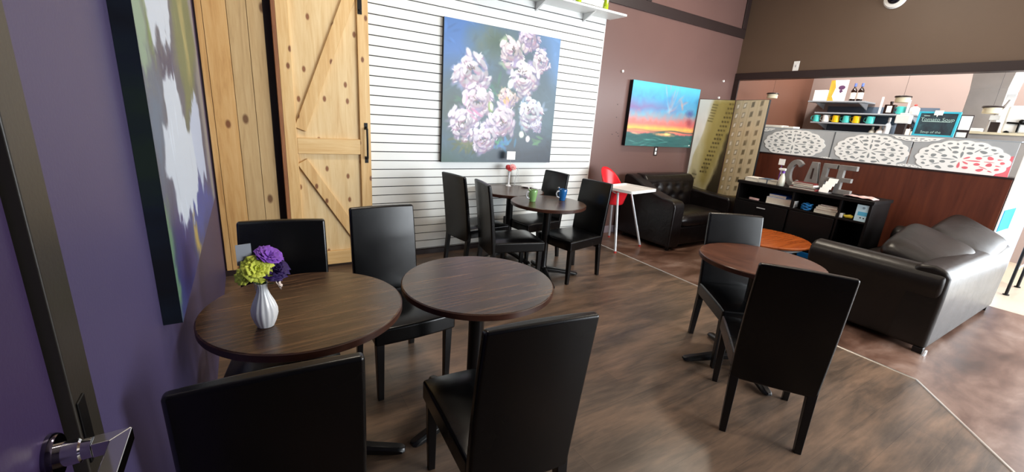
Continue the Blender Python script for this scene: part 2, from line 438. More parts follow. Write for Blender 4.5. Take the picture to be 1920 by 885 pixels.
def brace(x0, z0, x1, z1, w=.047):
    dv = Vector((x1-x0, 0, z1-z0)).normalized(); n = Vector((-dv.z, 0, dv.x))*w
    a = Vector((x0, 0, z0)); c = Vector((x1, 0, z1))
    q = [a+n, a-n, c-n, c+n]
    return mb().hexa([p+Vector((0, -.023, 0)) for p in q], [p+Vector((0, -.049, 0)) for p in q])
brace(.405, 1.27, .865, 2.43).build('diagonal_brace', M['pineb'], bd, .004)
brace(.405, 1.0, .865, .24).build('diagonal_brace', M['pineb'], bd, .004)
mb().box(.255, .283, -.050, .018, .03, 2.62).build('edge_strip', M['darkwood'], bd, .002)
h = mb().tube([(.945, -.052, 1.03), (.945, -.095, 1.035), (.945, -.10, 1.17), (.945, -.095, 1.30), (.945, -.052, 1.31)], .009, 8)
h.box(.93, .96, -.056, -.051, .99, 1.05).box(.93, .96, -.056, -.051, 1.29, 1.35).build('pull_handle', M['blackmetal'], bd)
mb().box(.90, .935, -.06, -.05, 2.24, 2.75).tube([(.917, -.07, 2.27), (.917, -.05, 2.27)], .009, 8).build('hanger_strap', M['blackmetal'], bd, .002)
ra = mb().box(-.2, .99, -.075, -.065, 2.78, 2.82).build('door_rail', M['blackmetal']); ra.location = (0, WY-.0, 0)
tag(ra, 'black flat steel rail above the sliding barn door', 'rail')
for x in (-.02, .93): mb().box(x, x+.02, -.065, -.026, 2.79, 2.81).build('standoff', M['blackmetal'], ra)
# dark reveal beside the planks
struct(mb().box(.207, .258, WY-.005, WY-.0006, 0, 3.1).build('trim_reveal', M['trim']))
sw = thing('slatwall', 'white horizontal slatwall with dark grooves behind the peony painting', 'wall panel', (0, WY, 0))
mb().box(.995, 3.765, -.012, -.0008, .06, 3.1).build('groove_backing', M['groove'], sw)
z = .06; k = 0
zs = [2.362-.085*i for i in range(-9, 28)]
zs = sorted(zs)
b = mb()
prev = .062
for zc in zs:
    b.box(.997, 3.763, -.024, -.0105, prev, zc-.0045); prev = zc+.0045
b.build('slats', M['slat'], sw, .0012, 1)
mb().box(3.763, 3.772, -.027, -.001, .06, 3.1).build('edge_trim', M['white'], sw)

# ------------------------------------------------------------------ painted pictures
def smooth_noise(W, H, cell, rng, oct=3):
    out = np.zeros((H, W)); amp = 1; tot = 0
    for o in range(oct):
        c = max(2, cell/(2**o)); gh, gw = int(H/c)+3, int(W/c)+3
        g = rng.random((gh, gw)); yy = np.arange(H)/c; xx = np.arange(W)/c
        y0 = yy.astype(int); x0 = xx.astype(int); fy = (yy-y0)[:, None]; fx = (xx-x0)[None, :]
        fy = fy*fy*(3-2*fy); fx = fx*fx*(3-2*fx)
        a = g[np.ix_(y0, x0)]; b_ = g[np.ix_(y0, x0+1)]; c_ = g[np.ix_(y0+1, x0)]; d_ = g[np.ix_(y0+1, x0+1)]
        out += amp*((a*(1-fx)+b_*fx)*(1-fy)+(c_*(1-fx)+d_*fx)*fy); tot += amp; amp *= .5
    return out/tot
class Art:
    """a picture painted stroke by stroke; x right, y down, unit = height"""
    def __init__(s, W, H, asp, seed):
        s.W, s.H, s.asp = W, H, asp; s.rng = np.random.default_rng(seed)
        s.X, s.Y = np.meshgrid(np.linspace(0, asp, W), np.linspace(0, 1, H)); s.C = np.zeros((H, W, 3))
        s.n1 = smooth_noise(W, H, H/14, s.rng); s.n2 = smooth_noise(W, H, H/40, s.rng); s.n3 = smooth_noise(W, H, H/5, s.rng)
    def put(s, col, a):
        a = np.clip(a, 0, 1)[..., None]; s.C = s.C*(1-a)+np.array(col)*a
    def stroke(s, x, y, rx, ry, ang, col, soft=.35, al=1.0):
        m = max(rx, ry)*1.6
        x0 = int(np.clip((x-m)/s.asp*(s.W-1), 0, s.W-1)); x1 = int(np.clip((x+m)/s.asp*(s.W-1)+2, 0, s.W))
        y0 = int(np.clip((y-m)*(s.H-1), 0, s.H-1)); y1 = int(np.clip((y+m)*(s.H-1)+2, 0, s.H))
        if x1 <= x0 or y1 <= y0: return
        X = s.X[y0:y1, x0:x1]-x; Y = s.Y[y0:y1, x0:x1]-y
        c, n = math.cos(ang), math.sin(ang)
        u = (X*c+Y*n)/rx; v = (-X*n+Y*c)/ry
        d = np.sqrt(u*u+v*v)+.35*(s.n2[y0:y1, x0:x1]-.5)
        a = np.clip((1-d)/soft, 0, 1)*al; a = a[..., None]
        s.C[y0:y1, x0:x1] = s.C[y0:y1, x0:x1]*(1-a)+np.array(col)*a
    def poly(s, pts, col, soft=.02, al=1.0, wob=.02):
        px = s.X+(s.n1-.5)*wob*2; py = s.Y+(s.n2-.5)*wob*2
        d = np.full(s.X.shape, 1e9); ins = np.zeros(s.X.shape, bool)
        n = len(pts)
        for i in range(n):
            ax, ay = pts[i]; bx, by = pts[(i+1) % n]
            ex, ey = bx-ax, by-ay; t = np.clip(((px-ax)*ex+(py-ay)*ey)/(ex*ex+ey*ey+1e-12), 0, 1)
            d = np.minimum(d, np.hypot(px-ax-t*ex, py-ay-t*ey))
            cond = ((ay > py) != (by > py)) & (px < (bx-ax)*(py-ay)/((by-ay) if by != ay else 1e-9)+ax)
            ins ^= cond
        s.put(col, np.where(ins, np.clip(.5+d/soft, 0, 1), np.clip(.5-d/soft, 0, 1))*al)
    def mesh(s, name, mat, fn, parent):
        """fn(u 0..1 right, v 0..1 down) -> local point"""
        W, H = s.W, s.H
        vs = [fn(i/(W-1), j/(H-1)) for j in range(H) for i in range(W)]
        fs = [(j*W+i, (j+1)*W+i, (j+1)*W+i+1, j*W+i+1) for j in range(H-1) for i in range(W-1)]
        me = bpy.data.meshes.new(name); me.from_pydata(vs, [], fs)
        at = me.color_attributes.new('paint', 'FLOAT_COLOR', 'POINT')
        c = np.clip(s.C, 0, 1); c = np.where(c <= .04045, c/12.92, ((c+.055)/1.055)**2.4)
        rgba = np.ones((H*W, 4), np.float32); rgba[:, :3] = c.reshape(-1, 3)
        at.data.foreach_set('color', rgba.ravel())
        me.materials.append(mat); o = bpy.data.objects.new(name, me); COL.objects.link(o); o.parent = parent
        return o
def art_mat(name, rough=.45, bump=.25):
    m = NT(name); a = m.n('ShaderNodeVertexColor', layer_name='paint')
    m.l(a.outputs['Color'], m.b.inputs['Base Color']); m.set(Roughness=rough)
    m.bump(m.noise(m.coord('Object', (60, 60, 60)), 2, 4, .6, 1), bump, .002)
    return m.m
def rgb(h): h = h.lstrip('#'); return np.array([int(h[i:i+2], 16)/255 for i in (0, 2, 4)])

# --- peonies
A = Art(300, 296, 1.014, 11)
A.C[:] = rgb('#41586a')
g = A.X; yv = A.Y
A.put(rgb('#3b6db0'), np.clip(1.15-g*1.9-yv*1.0+A.n3*.5, 0, 1)*.95)
A.put(rgb('#5b86b8'), np.clip((g-.70)*4-(yv)*2.8+A.n3*.5, 0, 1)*.9)
A.put(rgb('#5b6b57'), np.clip(1-np.hypot((g-.40)/.28, (yv-.12)/.22), 0, 1)*1.1*(.5+A.n1))
A.put(rgb('#2c4a3c'), np.clip(1-np.hypot((g-.44)/.14, (yv-.12)/.12), 0, 1)*.9)
A.put(rgb('#36565c'), np.clip((g-.75)*3, 0, 1)*np.clip((yv-.3)*3, 0, 1)*.6*(.6+A.n1*.8))
A.put(rgb('#26323f'), np.clip((yv-.68)*4, 0, 1)*np.clip(g*2-.3, 0, 1)*(.7+.6*A.n1))
A.put(rgb('#2e4a50'), np.clip(1-np.hypot((g-.5)/.5, (yv-.5)/.45), 0, 1)*1.3*(.4+A.n1))
A.put(rgb('#2b4440'), np.clip(1-np.hypot((g-.08)/.28, (yv-.62)/.42), 0, 1)*1.2)
A.put(rgb('#2f5148'), np.clip((yv-.82)*6, 0, 1)*np.clip(.5-g, 0, 1)*2)
r = A.rng
for i in range(260):   # loose background strokes
    x, y = r.random()*1.01, r.random()
    j = int(y*(A.H-1)); k = int(min(x/A.asp, 1)*(A.W-1)); c = A.C[j, k]*(.82+.36*r.random())
    A.stroke(x, y, .02+.05*r.random(), .006+.012*r.random(), r.random()*3.1, c, .7, .5)
for x, y, c in ((.36, .44, '#1f5a50'), (.41, .46, '#1d6654'), (.45, .40, '#245444'), (.33, .47, '#26594a'), (.18, .53, '#2c5a45'), (.14, .85, '#4c5a2c'), (.2, .88, '#6b6a36'), (.24, .9, '#3f4f2c'), (.48, .83, '#3c9464'), (.52, .85, '#3d6fb5'), (.56, .84, '#2f79a2'), (.86, .82, '#4c7a55'), (.67, .33, '#31463a')):
    for q in range(6): A.stroke(x+.03*r.normal(), y+.022*r.normal(), .05, .014, r.random()*3, rgb(c)*(.85+.3*r.random()), .5, .7)
def peony(cx, cy, R_, tint, hole=True, hx=.1, hy=.1, under='#8d84a8'):
    R_ = R_*1.02; ph = r.random()*6; sq = .85+.2*r.random()
    def edge(a): return 1+.14*math.sin(3*a+ph)+.08*math.sin(5*a+2*ph)
    for i in range(22):      # shadowed outer petals
        a = r.random()*2*PI; q = R_*(.70+.32*r.random())*edge(a)
        A.stroke(cx+q*math.cos(a), cy+q*math.sin(a)*sq, R_*.34, R_*.16, a+.9*r.normal(), rgb(under)*(.85+.35*r.random()), .7, .6)
    for lay, n in ((.84, 15), (.66, 13), (.46, 10), (.27, 6)):   # broad cupped petals, light on the upper left
        for i in range(n):
            a = 2*PI*(i+r.random())/n; q = R_*lay*(.85+.3*r.random())*edge(a)
            lit = .5-.5*math.sin(a)*.6-.2*math.cos(a)+.25*r.normal()
            c = rgb(tint)*(.66+.28*min(1, max(0, lit)))+np.array([1, 1, 1])*.05*max(0, min(1, lit))
            x, y = cx+q*math.cos(a), cy+q*math.sin(a)*sq
            ang = a+PI/2+.5*r.normal()
            A.stroke(x+.004, y+.012*R_/.12, R_*.30, R_*.17, ang, (rgb('#8c7aa2') if r.random() < .6 else rgb('#b98da6'))*(.72+.25*r.random()), .5, .8)
            A.stroke(x, y, R_*.27, R_*.14, ang, np.clip(c, 0, 1), .35, .95)
            if r.random() < .42: A.stroke(x-.2*R_*math.cos(a+1)*.4, y-.06*R_, R_*.15, R_*.03, ang+.3, rgb('#f3f0f6'), .4, .9)
    for i in range(9):       # ragged white licks leaving the outline
        a = r.random()*2*PI; q = R_*(.85+.22*r.random())*edge(a)
        A.stroke(cx+q*math.cos(a), cy+q*math.sin(a)*sq, R_*.15, R_*.04, a+.6*r.normal(), rgb(tint), .5, .8)
    if hole:
        for i in range(11):
            A.stroke(cx+hx*R_+.14*R_*r.normal(), cy+hy*R_+.12*R_*r.normal(), R_*.12, R_*.035, r.random()*3, rgb(('#5a4a4c', '#6d5a4a', '#3f3a44', '#8a6f80')[i % 4]), .4, .85)
W_ = 1.014
peony(.70, .04, .095, '#d9cbe0', False)
peony(.235, .345, .145, '#e3dfea', True, -.1, -.35, '#8a8fbb')
peony(.565, .16, .115, '#e6dadb', True, .1, -.2, '#97a98c')
peony(.83, .19, .085, '#e5e0ea', True, -.1, -.1)
peony(.69, .33, .135, '#efebef', True, -.15, -.3)
peony(.54, .50, .085, '#dcc5bb', True, .0, .2, '#96805f')
for q in range(7): A.stroke(.53+.015*r.normal(), .50+.03*r.normal(), .03, .016, 1.2, rgb(('#e09aa2', '#f4dcd8', '#d9a95a')[q % 3]), .4, .8)
A.stroke(.565, .39, .03, .045, .2, rgb('#e5eae6'), .4, .95)
peony(.285, .535, .125, '#ecdde8', True, -.05, .05, '#b390b0')
A.stroke(.18, .53, .028, .055, .1, rgb('#dfa9c2'), .4, .9); A.stroke(.17, .53, .014, .04, .1, rgb('#f3e9ef'), .4, .9)
A.stroke(.40, .575, .03, .048, -.2, rgb('#7d9a55'), .4, .95); A.stroke(.405, .57, .018, .035, -.2, rgb('#e6ead8'), .4, .95)
peony(.17, .70, .125, '#e9e0ee', True, -.15, .2)
for q in range(5): A.stroke(.25+.03*r.normal(), .63+.015*r.normal(), .045, .01, .5, rgb('#c47fa6'), .4, .7)
peony(.50, .67, .135, '#e7dbe8', True, .15, .05)
peony(.345, .81, .115, '#eae3f2', True, -.1, .2)
peony(.775, .60, .118, '#e8f0f7', True, .0, -.3, '#90a6c4')
peony(.845, .70, .05, '#c9d2ec', False)
A.stroke(.70, .77, .03, .034, 0, rgb('#dfe5d2'), .4, .95); A.stroke(.765, .805, .026, .03, 0, rgb('#ecdfe2'), .4, .95)
for t in np.linspace(0, 1, 14): A.stroke(.69+.055*t, .68+.09*t, .008, .004, 1, rgb('#8fa5a6'), .5, .7)
pf = thing('canvas_painting', 'large square canvas of white peonies on blue grey hanging on the slatwall', 'painting', (1.70, WY-.07, .995))
mb().box(0, 1.392, .0005, .042, 0, 1.366).build('stretched_canvas', M['canvas_side'], pf)
A.mesh('painted_face', art_mat('peony_oil_paint', .38), lambda u, v: (u*1.392, 0, (1-v)*1.366), pf)
A_pf = pf
# --- sunset
A = Art(170, 102, 1.68, 5)
yv = A.Y; g = A.X/1.68
A.C[:] = rgb('#4fb8d6')
A.put(rgb('#4a8cc0'), np.clip(1-np.abs(yv-.25-.15*(A.n3-.5))/.2, 0, 1)*.8*(.3+A.n1))
A.put(rgb('#7d6a9c'), np.clip(1-np.abs(yv-.38-.12*(A.n3-.5))/.14, 0, 1)*np.clip(.9-g*.8, 0, 1)*1.2)
A.put(rgb('#e07a72'), np.clip((yv-.42+.1*(A.n1-.5))*5, 0, 1))
A.put(rgb('#c9625f'), np.clip((yv-.40)*6, 0, 1)*np.clip((g-.6)*4, 0, 1)*.6)
A.put(rgb('#f6c65a'), np.clip(1-np.abs(yv-.705)/.07, 0, 1)*(.6+.5*A.n1))
for i in range(46):
    a = -2.2+1.9*A.rng.random(); t = A.rng.random()*.45
    x = .95+math.cos(a)*t*1.1; y = .42+math.sin(a)*t
    A.stroke(x, y, .12, .025, a, rgb(('#b08a9c', '#7cc4de', '#c98f8c', '#d9a597', '#5f9cc2')[i % 5]), .9, .3)
A.stroke(.93, .40, .10, .05, -.3, rgb('#8fcfe2'), .9, .5)
A.stroke(1.5, .42, .16, .08, 0, rgb('#4a4a86'), .8, .8); A.stroke(1.52, .58, .12, .10, .4, rgb('#8a2f3c'), .8, .7); A.stroke(1.25, .3, .12, .04, 1.1, rgb('#c99a8c'), .8, .7)
A.put(rgb('#2f5e5e'), np.clip((yv-.765-.02*np.sin(g*9)+.03*(A.n1-.5))*40, 0, 1))
A.put(rgb('#274d50'), (np.clip(1-np.abs(yv-.745+.012*np.sin(g*12))/.016, 0, 1))*np.clip(g*1.4, .35, 1))
A.stroke(.9, .80, .35, .035, .03, rgb('#f0a878'), .7, .85); A.stroke(.98, .79, .12, .03, 0, rgb('#fbe08a'), .7, .9); A.stroke(.2, .80, .16, .02, .1, rgb('#e8b08c'), .7, .7)
for i in range(40): A.stroke(A.rng.random()*1.68, .84+.15*A.rng.random(), .12, .01, .1*A.rng.normal(), rgb(('#3d8a80', '#1f4a4c', '#69aaa0', '#2c6a64')[i % 4]), .7, .6)
sf = thing('canvas_painting', 'sunset landscape canvas in turquoise and coral on the brown wall', 'painting', (4.33, WY-.06, 1.225))
mb().box(0, 1.40, .0005, .059, 0, .835).build('stretched_canvas', M['canvas_side'], sf)
A.mesh('painted_face', art_mat('sunset_oil_paint', .4), lambda u, v: (u*1.40, 0, (1-v)*.835), sf)
mb().tube([(1.36, -.002, .03), (1.36, .002, .03)], .010, 10).build('price_sticker', M['card'], sf)
# --- tall canvas on the purple wall
Y0, Y1, Z0, Z1 = 1.42, 3.3, .86, 2.12
A = Art(170, 150, (Y1-Y0)/(Z1-Z0), 3)
A.C[:] = rgb('#4d5568')
A.put(rgb('#2b3570'), np.clip((A.Y-.62)*4, 0, 1)*(.6+.6*A.n1)); A.put(rgb('#3b4258'), np.clip(A.n3*1.6-.5, 0, 1)*.7)
def cv(pts): return [((y-Y0)/(Z1-Z0), (Z1-z)/(Z1-Z0)) for y, z in pts]
def P_(pts, c, soft=.03, al=.95, wob=.05):
    A.poly(cv(pts), rgb(c), soft, al, wob)
P_([(2.97, 2.2), (3.5, 2.2), (3.48, .8), (3.1, .8), (3.03, 1.63)], '#7b7c82', .1)
P_([(2.29, 1.88), (2.3, 2.2), (2.97, 2.2), (3.2, 1.75), (2.71, 1.46), (2.25, 1.36), (2.31, 1.53), (2.18, 1.62)], '#5f6b4a', .1)
P_([(1.41, 1.52), (1.7, 1.55), (1.6, 1.4), (1.5, 1.24), (1.42, 1.3)], '#4a6480', .1)
P_([(1.4, 2.2), (1.57, 2.2), (1.57, 1.56), (1.4, 1.55)], '#7d9a86', .06)
P_([(1.55, 2.2), (1.62, 2.2), (1.66, 1.6), (1.6, 1.6)], '#6a8a4a', .06)
P_([(1.40, 1.26), (1.47, 1.17), (1.50, 1.04), (1.42, .86), (1.38, .9)], '#5f8468', .05)
P_([(2.29, 1.18), (2.72, 1.04), (3.15, .89), (3.2, .8), (2.49, .8), (2.06, .95), (1.95, 1.06)], '#27408c', .08)
P_([(1.66, 1.13), (1.82, 1.05), (1.92, .86), (1.6, .84), (1.51, .97), (1.55, 1.11)], '#353064', .08)
P_([(1.97, 1.04), (2.08, 1.02), (2.12, .88), (2.0, .86)], '#a58f52', .04)
P_([(2.5, 1.9), (2.7, 1.95), (2.75, 1.6), (2.6, 1.55)], '#8f8a5c', .08)
for i in range(110):
    x, y = A.rng.random()*A.asp, A.rng.random(); j = int(y*(A.H-1)); k = int(x/A.asp*(A.W-1))
    A.stroke(x, y, .05+.05*A.rng.random(), .012, 1.4+.4*A.rng.normal(), A.C[j, k]*(.7+.6*A.rng.random()), .7, .5)
wh = '#b9c6d6'
P_([(1.60, 2.2), (2.2, 2.2), (2.18, 1.86), (2.09, 1.71), (2.02, 1.62), (1.98, 1.69), (1.9, 1.62), (1.79, 1.69), (1.67, 1.61), (1.60, 1.75)], wh, .02, 1, .03)
P_([(1.75, 1.6), (2.07, 1.64), (2.04, 1.56), (1.73, 1.55)], '#2b3358', .03)
P_([(1.73, 1.55), (2.04, 1.56), (2.13, 1.45), (2.24, 1.35), (2.5, 1.34), (2.42, 1.13), (2.17, 1.01), (2.1, 1.08), (2.01, 1.02), (1.95, 1.1), (1.81, 1.04), (1.66, 1.14), (1.63, 1.25), (1.54, 1.28), (1.58, 1.32), (1.58, 1.4), (1.7, 1.38)], wh, .02, 1, .03)
P_([(2.72, 1.51), (2.92, 1.43), (2.86, 1.05), (2.7, 1.1), (2.58, 1.02), (2.45, 1.15), (2.34, 1.36)], '#a9b8d2', .03, 1, .03)
for i in range(60):
    x, y = (1.6+.85*A.rng.random()-Y0)/(Z1-Z0), (Z1-(1.05+1.0*A.rng.random()))/(Z1-Z0)
    j = int(min(y, .999)*(A.H-1)); k = int(x/A.asp*(A.W-1)); c = A.C[j, k]
    if c.sum() > 1.8: A.stroke(x, y, .06, .010, 1.5+.2*A.rng.normal(), np.clip(c*(.88+.25*A.rng.random()), 0, 1), .6, .7)
tf = thing('canvas_painting', 'deep edged canvas with white and blue petals on the purple wall', 'painting', (LX, 0, 0))
ce = NT('dark_green_blue_canvas_edge'); f_ = ce.noise(ce.wcoord((1, 1, 2)), 2.2, 5)
ce.l(ce.ramp(f_, [(.35, hexc('#03060c')), (.5, hexc('#0a1622')), (.65, hexc('#17261c'))]), ce.b.inputs['Base Color']); ce.set(Roughness=.45)
mb().box(.0006, .0445, Y0, Y1, Z0, Z1).build('stretched_canvas', ce.m, tf)
A.mesh('painted_face', art_mat('petal_oil_paint', .4), lambda u, v: (.045, Y0+u*(Y1-Y0), Z1-v*(Z1-Z0)), tf)

# --- folding screen with city facades
def city(kind, W, H, asp):
    A = Art(W, H, asp, 21+kind); X, Y = A.X/asp, A.Y
    if kind == 0:
        A.C[:] = rgb('#cfd0c8')
        A.poly([(0, 1), (0, .70), (.10*asp, .42), (.25*asp, .25), (.42*asp, 0), (1.2*asp, 0), (1.2*asp, 1)], rgb('#b4ab84'), .01, 1, .005)
        A.poly([(.42*asp, 0), (1.2*asp, 0), (.95*asp, .30), (.75*asp, .52), (.55*asp, .66), (.38*asp, .62), (.35*asp, .3)], rgb('#8f8145'), .05, .9, .01)
        A.poly([(.95*asp, .25), (1.1*asp, .2), (1.1*asp, 1.1), (.5*asp, 1.1), (.62*asp, .7), (.85*asp, .48)], rgb('#2a2312'), .02, .95, .01)
        A.poly([(.05*asp, .66), (.42*asp, .66), (.62*asp, .70), (.42*asp, 1.1), (0, 1.1)], rgb('#c0bca6'), .02, 1, .005)
        for i in range(9):
            for j in range(3):
                A.poly([(x*asp, y) for x, y in ((.22+.13*j-.018*i, .68+.038*i), (.29+.13*j-.018*i, .683+.038*i), (.285+.13*j-.018*i, .70+.038*i), (.215+.13*j-.018*i, .697+.038*i))], rgb('#33301f'), .006, 1, 0)
        for i in range(17):
            for j in range(3):
                x0 = .86-.03*i+.075*j; y0 = .02+.032*i
                A.poly([(x*asp, y) for x, y in ((x0, y0), (x0+.05, y0+.003), (x0+.045, y0+.016), (x0-.005, y0+.013))], rgb('#43391b'), .006, 1, 0)
        for i in range(7):
            A.poly([(x*asp, y) for x, y in ((.40-.012*i, .03+.02*i), (.55-.012*i, .035+.02*i), (.545-.012*i, .043+.02*i), (.395-.012*i, .038+.02*i))], rgb('#6a6038'), .006, 1, 0)
        for i in range(4): A.poly([(x*asp, y) for x, y in ((.16-.02*i, .56+.03*i), (.30-.02*i, .565+.03*i), (.29-.02*i, .575+.03*i), (.15-.02*i, .57+.03*i))], rgb('#5a5440'), .006, 1, 0)
        A.put(rgb('#7d6d30'), np.clip((X-.6)*2.5, 0, 1)*np.clip(1-Y*1.5, 0, 1)*.5)
    else:
        A.C[:] = rgb('#d0bf98')
        for c in (.20, .44, .68, .92): A.poly([((c+.02)*asp, 0), ((c+.035)*asp, 0), ((c-.045)*asp, .72), ((c-.06)*asp, .72)], rgb('#b09b6c'), .012, .7, 0)
        A.put(rgb('#e2d5b4'), np.clip((X-.2), 0, 1)*.8)
        A.put(rgb('#9c8858'), np.clip(.18-X, 0, 1)*4)
        for c in (.06, .28, .52, .78):
            for i in range(12):
                if Y.max() and i < 12:
                    x0 = c; y0 = .03+.066*i-c*.03
                    if y0 > .66: continue
                    A.poly([(x*asp, y) for x, y in ((x0, y0), (x0+.085, y0-.005), (x0+.075, y0+.030), (x0-.01, y0+.036))], rgb(('#9a8c6c', '#84775a', '#786c50')[(i*3+int(c*10)) % 3]), .008, 1, 0)
                    if c < .5: A.poly([(x*asp, y) for x, y in ((x0+.012, y0+.004), (x0+.075, y0), (x0+.06, y0+.026), (x0, y0+.030))], rgb('#fbf5e2'), .008, .9, 0)
        A.poly([(-.1, .72), (1.1*asp, .655), (1.1*asp, .67), (-.1, .74)], rgb('#6b5a38'), .006, 1, 0)
        A.poly([(-.1, .74), (1.1*asp, .67), (1.1*asp, 1.1), (-.1, 1.1)], rgb('#a8965e'), .01, 1, .005)
        for c in (.12, .45, .78):
            A.poly([(x*asp, y) for x, y in ((c, .78-.04*c), (c+.2, .77-.04*c), (c+.19, 1.02), (c-.01, 1.02))], rgb('#3c3218'), .02, .9, .01)
            A.poly([(x*asp, y) for x, y in ((c+.05, .80-.04*c), (c+.13, .795-.04*c), (c+.13, .85), (c+.05, .85))], rgb('#6f6a34'), .02, .9, .01)
    for i in range(60):
        x, y = A.rng.random()*asp, A.rng.random(); j = int(y*(H-1)); k = int(x/asp*(W-1))
        A.stroke(x, y, .05, .02, 1.4, A.C[j, k]*(.93+.14*A.rng.random()), .8, .4)
    return A
scn = thing('folding_screen', 'two panel folding screen printed with cream city buildings in the corner', 'room divider')
pp = [(5.72, 4.09), (5.90, 3.64), (5.76, 3.10)]
amat = art_mat('printed_city_canvas', .35, .05)
for k, (p, q) in enumerate(zip(pp[:-1], pp[1:])):
    p = Vector((*p, 0)); q = Vector((*q, 0)); d = (q-p); L = d.length; d.normalize(); n = Vector((-d.y, d.x, 0))
    if n.x > 0: n = -n
    a0 = p+d*.004; a1 = q-d*.004
    h = .025
    e = mb().hexa([a0, a1, a1-n*h, a0-n*h], [v+Vector((0, 0, 1.93)) for v in (a0, a1, a1-n*h, a0-n*h)]).build('screen_panel', M['blackmetal'], scn)
    A = city(k, 110 if k else 100, 330, L/1.90)
    A.mesh('printed_face', amat, (lambda a0=a0, d=d, L=L, n=n: (lambda u, v: tuple(a0+d*(.004+u*(L-.016))+n*.0015+Vector((0, 0, .02+(1-v)*1.905)))))(), e)

# ------------------------------------------------------------------ chairs
def make_chair():
    t = thing('dining_chair', '', 'chair')
    # seat: padded, wider at the front
    b = MB(); n = 8; m_ = 8
    def sp(u, v, w):   # u -1..1 across, v 0..1 back-front, w 0 bottom 1 top
        hw = .192+.032*v; y = -.225+.475*v
        y += .012*(1-u*u)*(1 if v > .99 else 0)
        z = .338+.099*w
        if w == 1: z += .012*(1-u**4)*(1-(2*v-1)**4)-.01*(abs(u) > .99 or v in (0, 1))
        hw2 = hw+(0 if w == 1 and abs(u) > .99 else 0)
        return (u*hw2, y, z)
    idx = {}
    def V(i, j, k):
        if (i, j, k) not in idx:
            idx[(i, j, k)] = len(b.v); b.v.append(sp(2*i/n-1, j/m_, k/2))
        return idx[(i, j, k)]
    for i in range(n):
        for j in range(m_):
            for k in (0, 2): b.f.append([V(i,j,k), V(i+1,j,k), V(i+1,j+1,k), V(i,j+1,k)]); b.mi.append(0)
    for i in range(n):
        for k in range(2):
            for j in (0, m_): b.f.append([V(i,j,k), V(i+1,j,k), V(i+1,j,k+1), V(i,j,k+1)]); b.mi.append(0)
    for j in range(m_):
        for k in range(2):
            for i in (0, n): b.f.append([V(i,j,k), V(i,j+1,k), V(i,j+1,k+1), V(i,j,k+1)]); b.mi.append(0)
    b.build('seat', M['chair'], t, .012, 3)
    # backrest: tall slab leaning back, slightly crowned top, gently curved
    b = MB(); rows = 10
    idx = {}; n = 6
    def bp(i, j, k):
        u = 2*i/n-1; v = j/rows
        z = .300+(.940-.300)*v-.004*u*u*(v > .99)
        yb = -.222-.052*v-.016*math.sin(PI*min(1, v))*0-.025*v*v
        th = .052-.010*v
        y = yb+(-th/2 if k == 0 else th/2)
        hw = .190+.004*math.sin(PI*v)
        return (u*hw, y+.004*u*u*(1 if k else -1)*-1, z)
    def V2(i, j, k):
        if (i, j, k) not in idx: idx[(i, j, k)] = len(b.v); b.v.append(bp(i, j, k))
        return idx[(i, j, k)]
    for i in range(n):
        for j in range(rows):
            for k in (0, 1): b.f.append([V2(i,j,k), V2(i+1,j,k), V2(i+1,j+1,k), V2(i,j+1,k)]); b.mi.append(0)
    for i in range(n):
        for j in (0, rows): b.f.append([V2(i,j,0), V2(i+1,j,0), V2(i+1,j,1), V2(i,j,1)]); b.mi.append(0)
    for j in range(rows):
        for i in (0, n): b.f.append([V2(i,j,0), V2(i,j+1,0), V2(i,j+1,1), V2(i,j,1)]); b.mi.append(0)
    b.build('backrest', M['chair'], t, .012, 3)
    for sx in (-1, 1):
        def q(x, y, w, z): return [(x-w, y-w, z), (x+w, y-w, z), (x+w, y+w, z), (x-w, y+w, z)]
        mb().hexa(q(sx*.190, .212, .015, 0), q(sx*.192, .214, .021, .342)).build('leg', M['chairleg'], t, .003)
        mb().hexa(q(sx*.168, -.258, .016, 0), q(sx*.168, -.222, .021, .342)).build('leg', M['chairleg'], t, .003)
    return t
CH = [
 (.018, 1.223, 357.8, 'black leather dining chair in the bottom left, back to the viewer', 'row'),
 (.083, 1.972, 173.1, 'black leather dining chair against the pine boards behind the flower vase', 'a'),
 (.673, 2.176, 183.2, 'black leather dining chair facing the viewer in front of the barn door', 'b'),
 (.729, 1.170, 353.1, 'black leather dining chair in the centre foreground turned to the empty round table', 'c'),
 (1.936, 3.703, 279.6, 'black leather dining chair nearest the slatwall, left of the table with the red flowers', 'd'),
 (2.01, 3.16, 261.0, 'black leather dining chair left of the table with the two mugs', 'e'),
 (2.64, 3.71, 95.0, 'black leather dining chair against the slatwall behind the blue mug', 'f'),
 (2.66, 3.06, 98.0, 'black leather dining chair between the blue mug table and the red high chair', 'g'),
 (2.764, 1.388, 145.5, 'black leather dining chair behind the right-hand round table, glossy inner back facing the viewer', 'h'),
 (2.299, .948, 305.1, 'black leather dining chair at right foreground showing its plain dark back', 'i')]
base = make_chair()
GCH = 'black leather dining chairs around the round tables'
for i, (x, y, a, lab, _) in enumerate(CH):
    if i == 0:
        base.location = (x, y, 0); base.rotation_euler = (0, 0, R(a)); base['label'] = lab; base['group'] = GCH
    else: dup(base, (x, y, 0), R(a), lab, GCH)

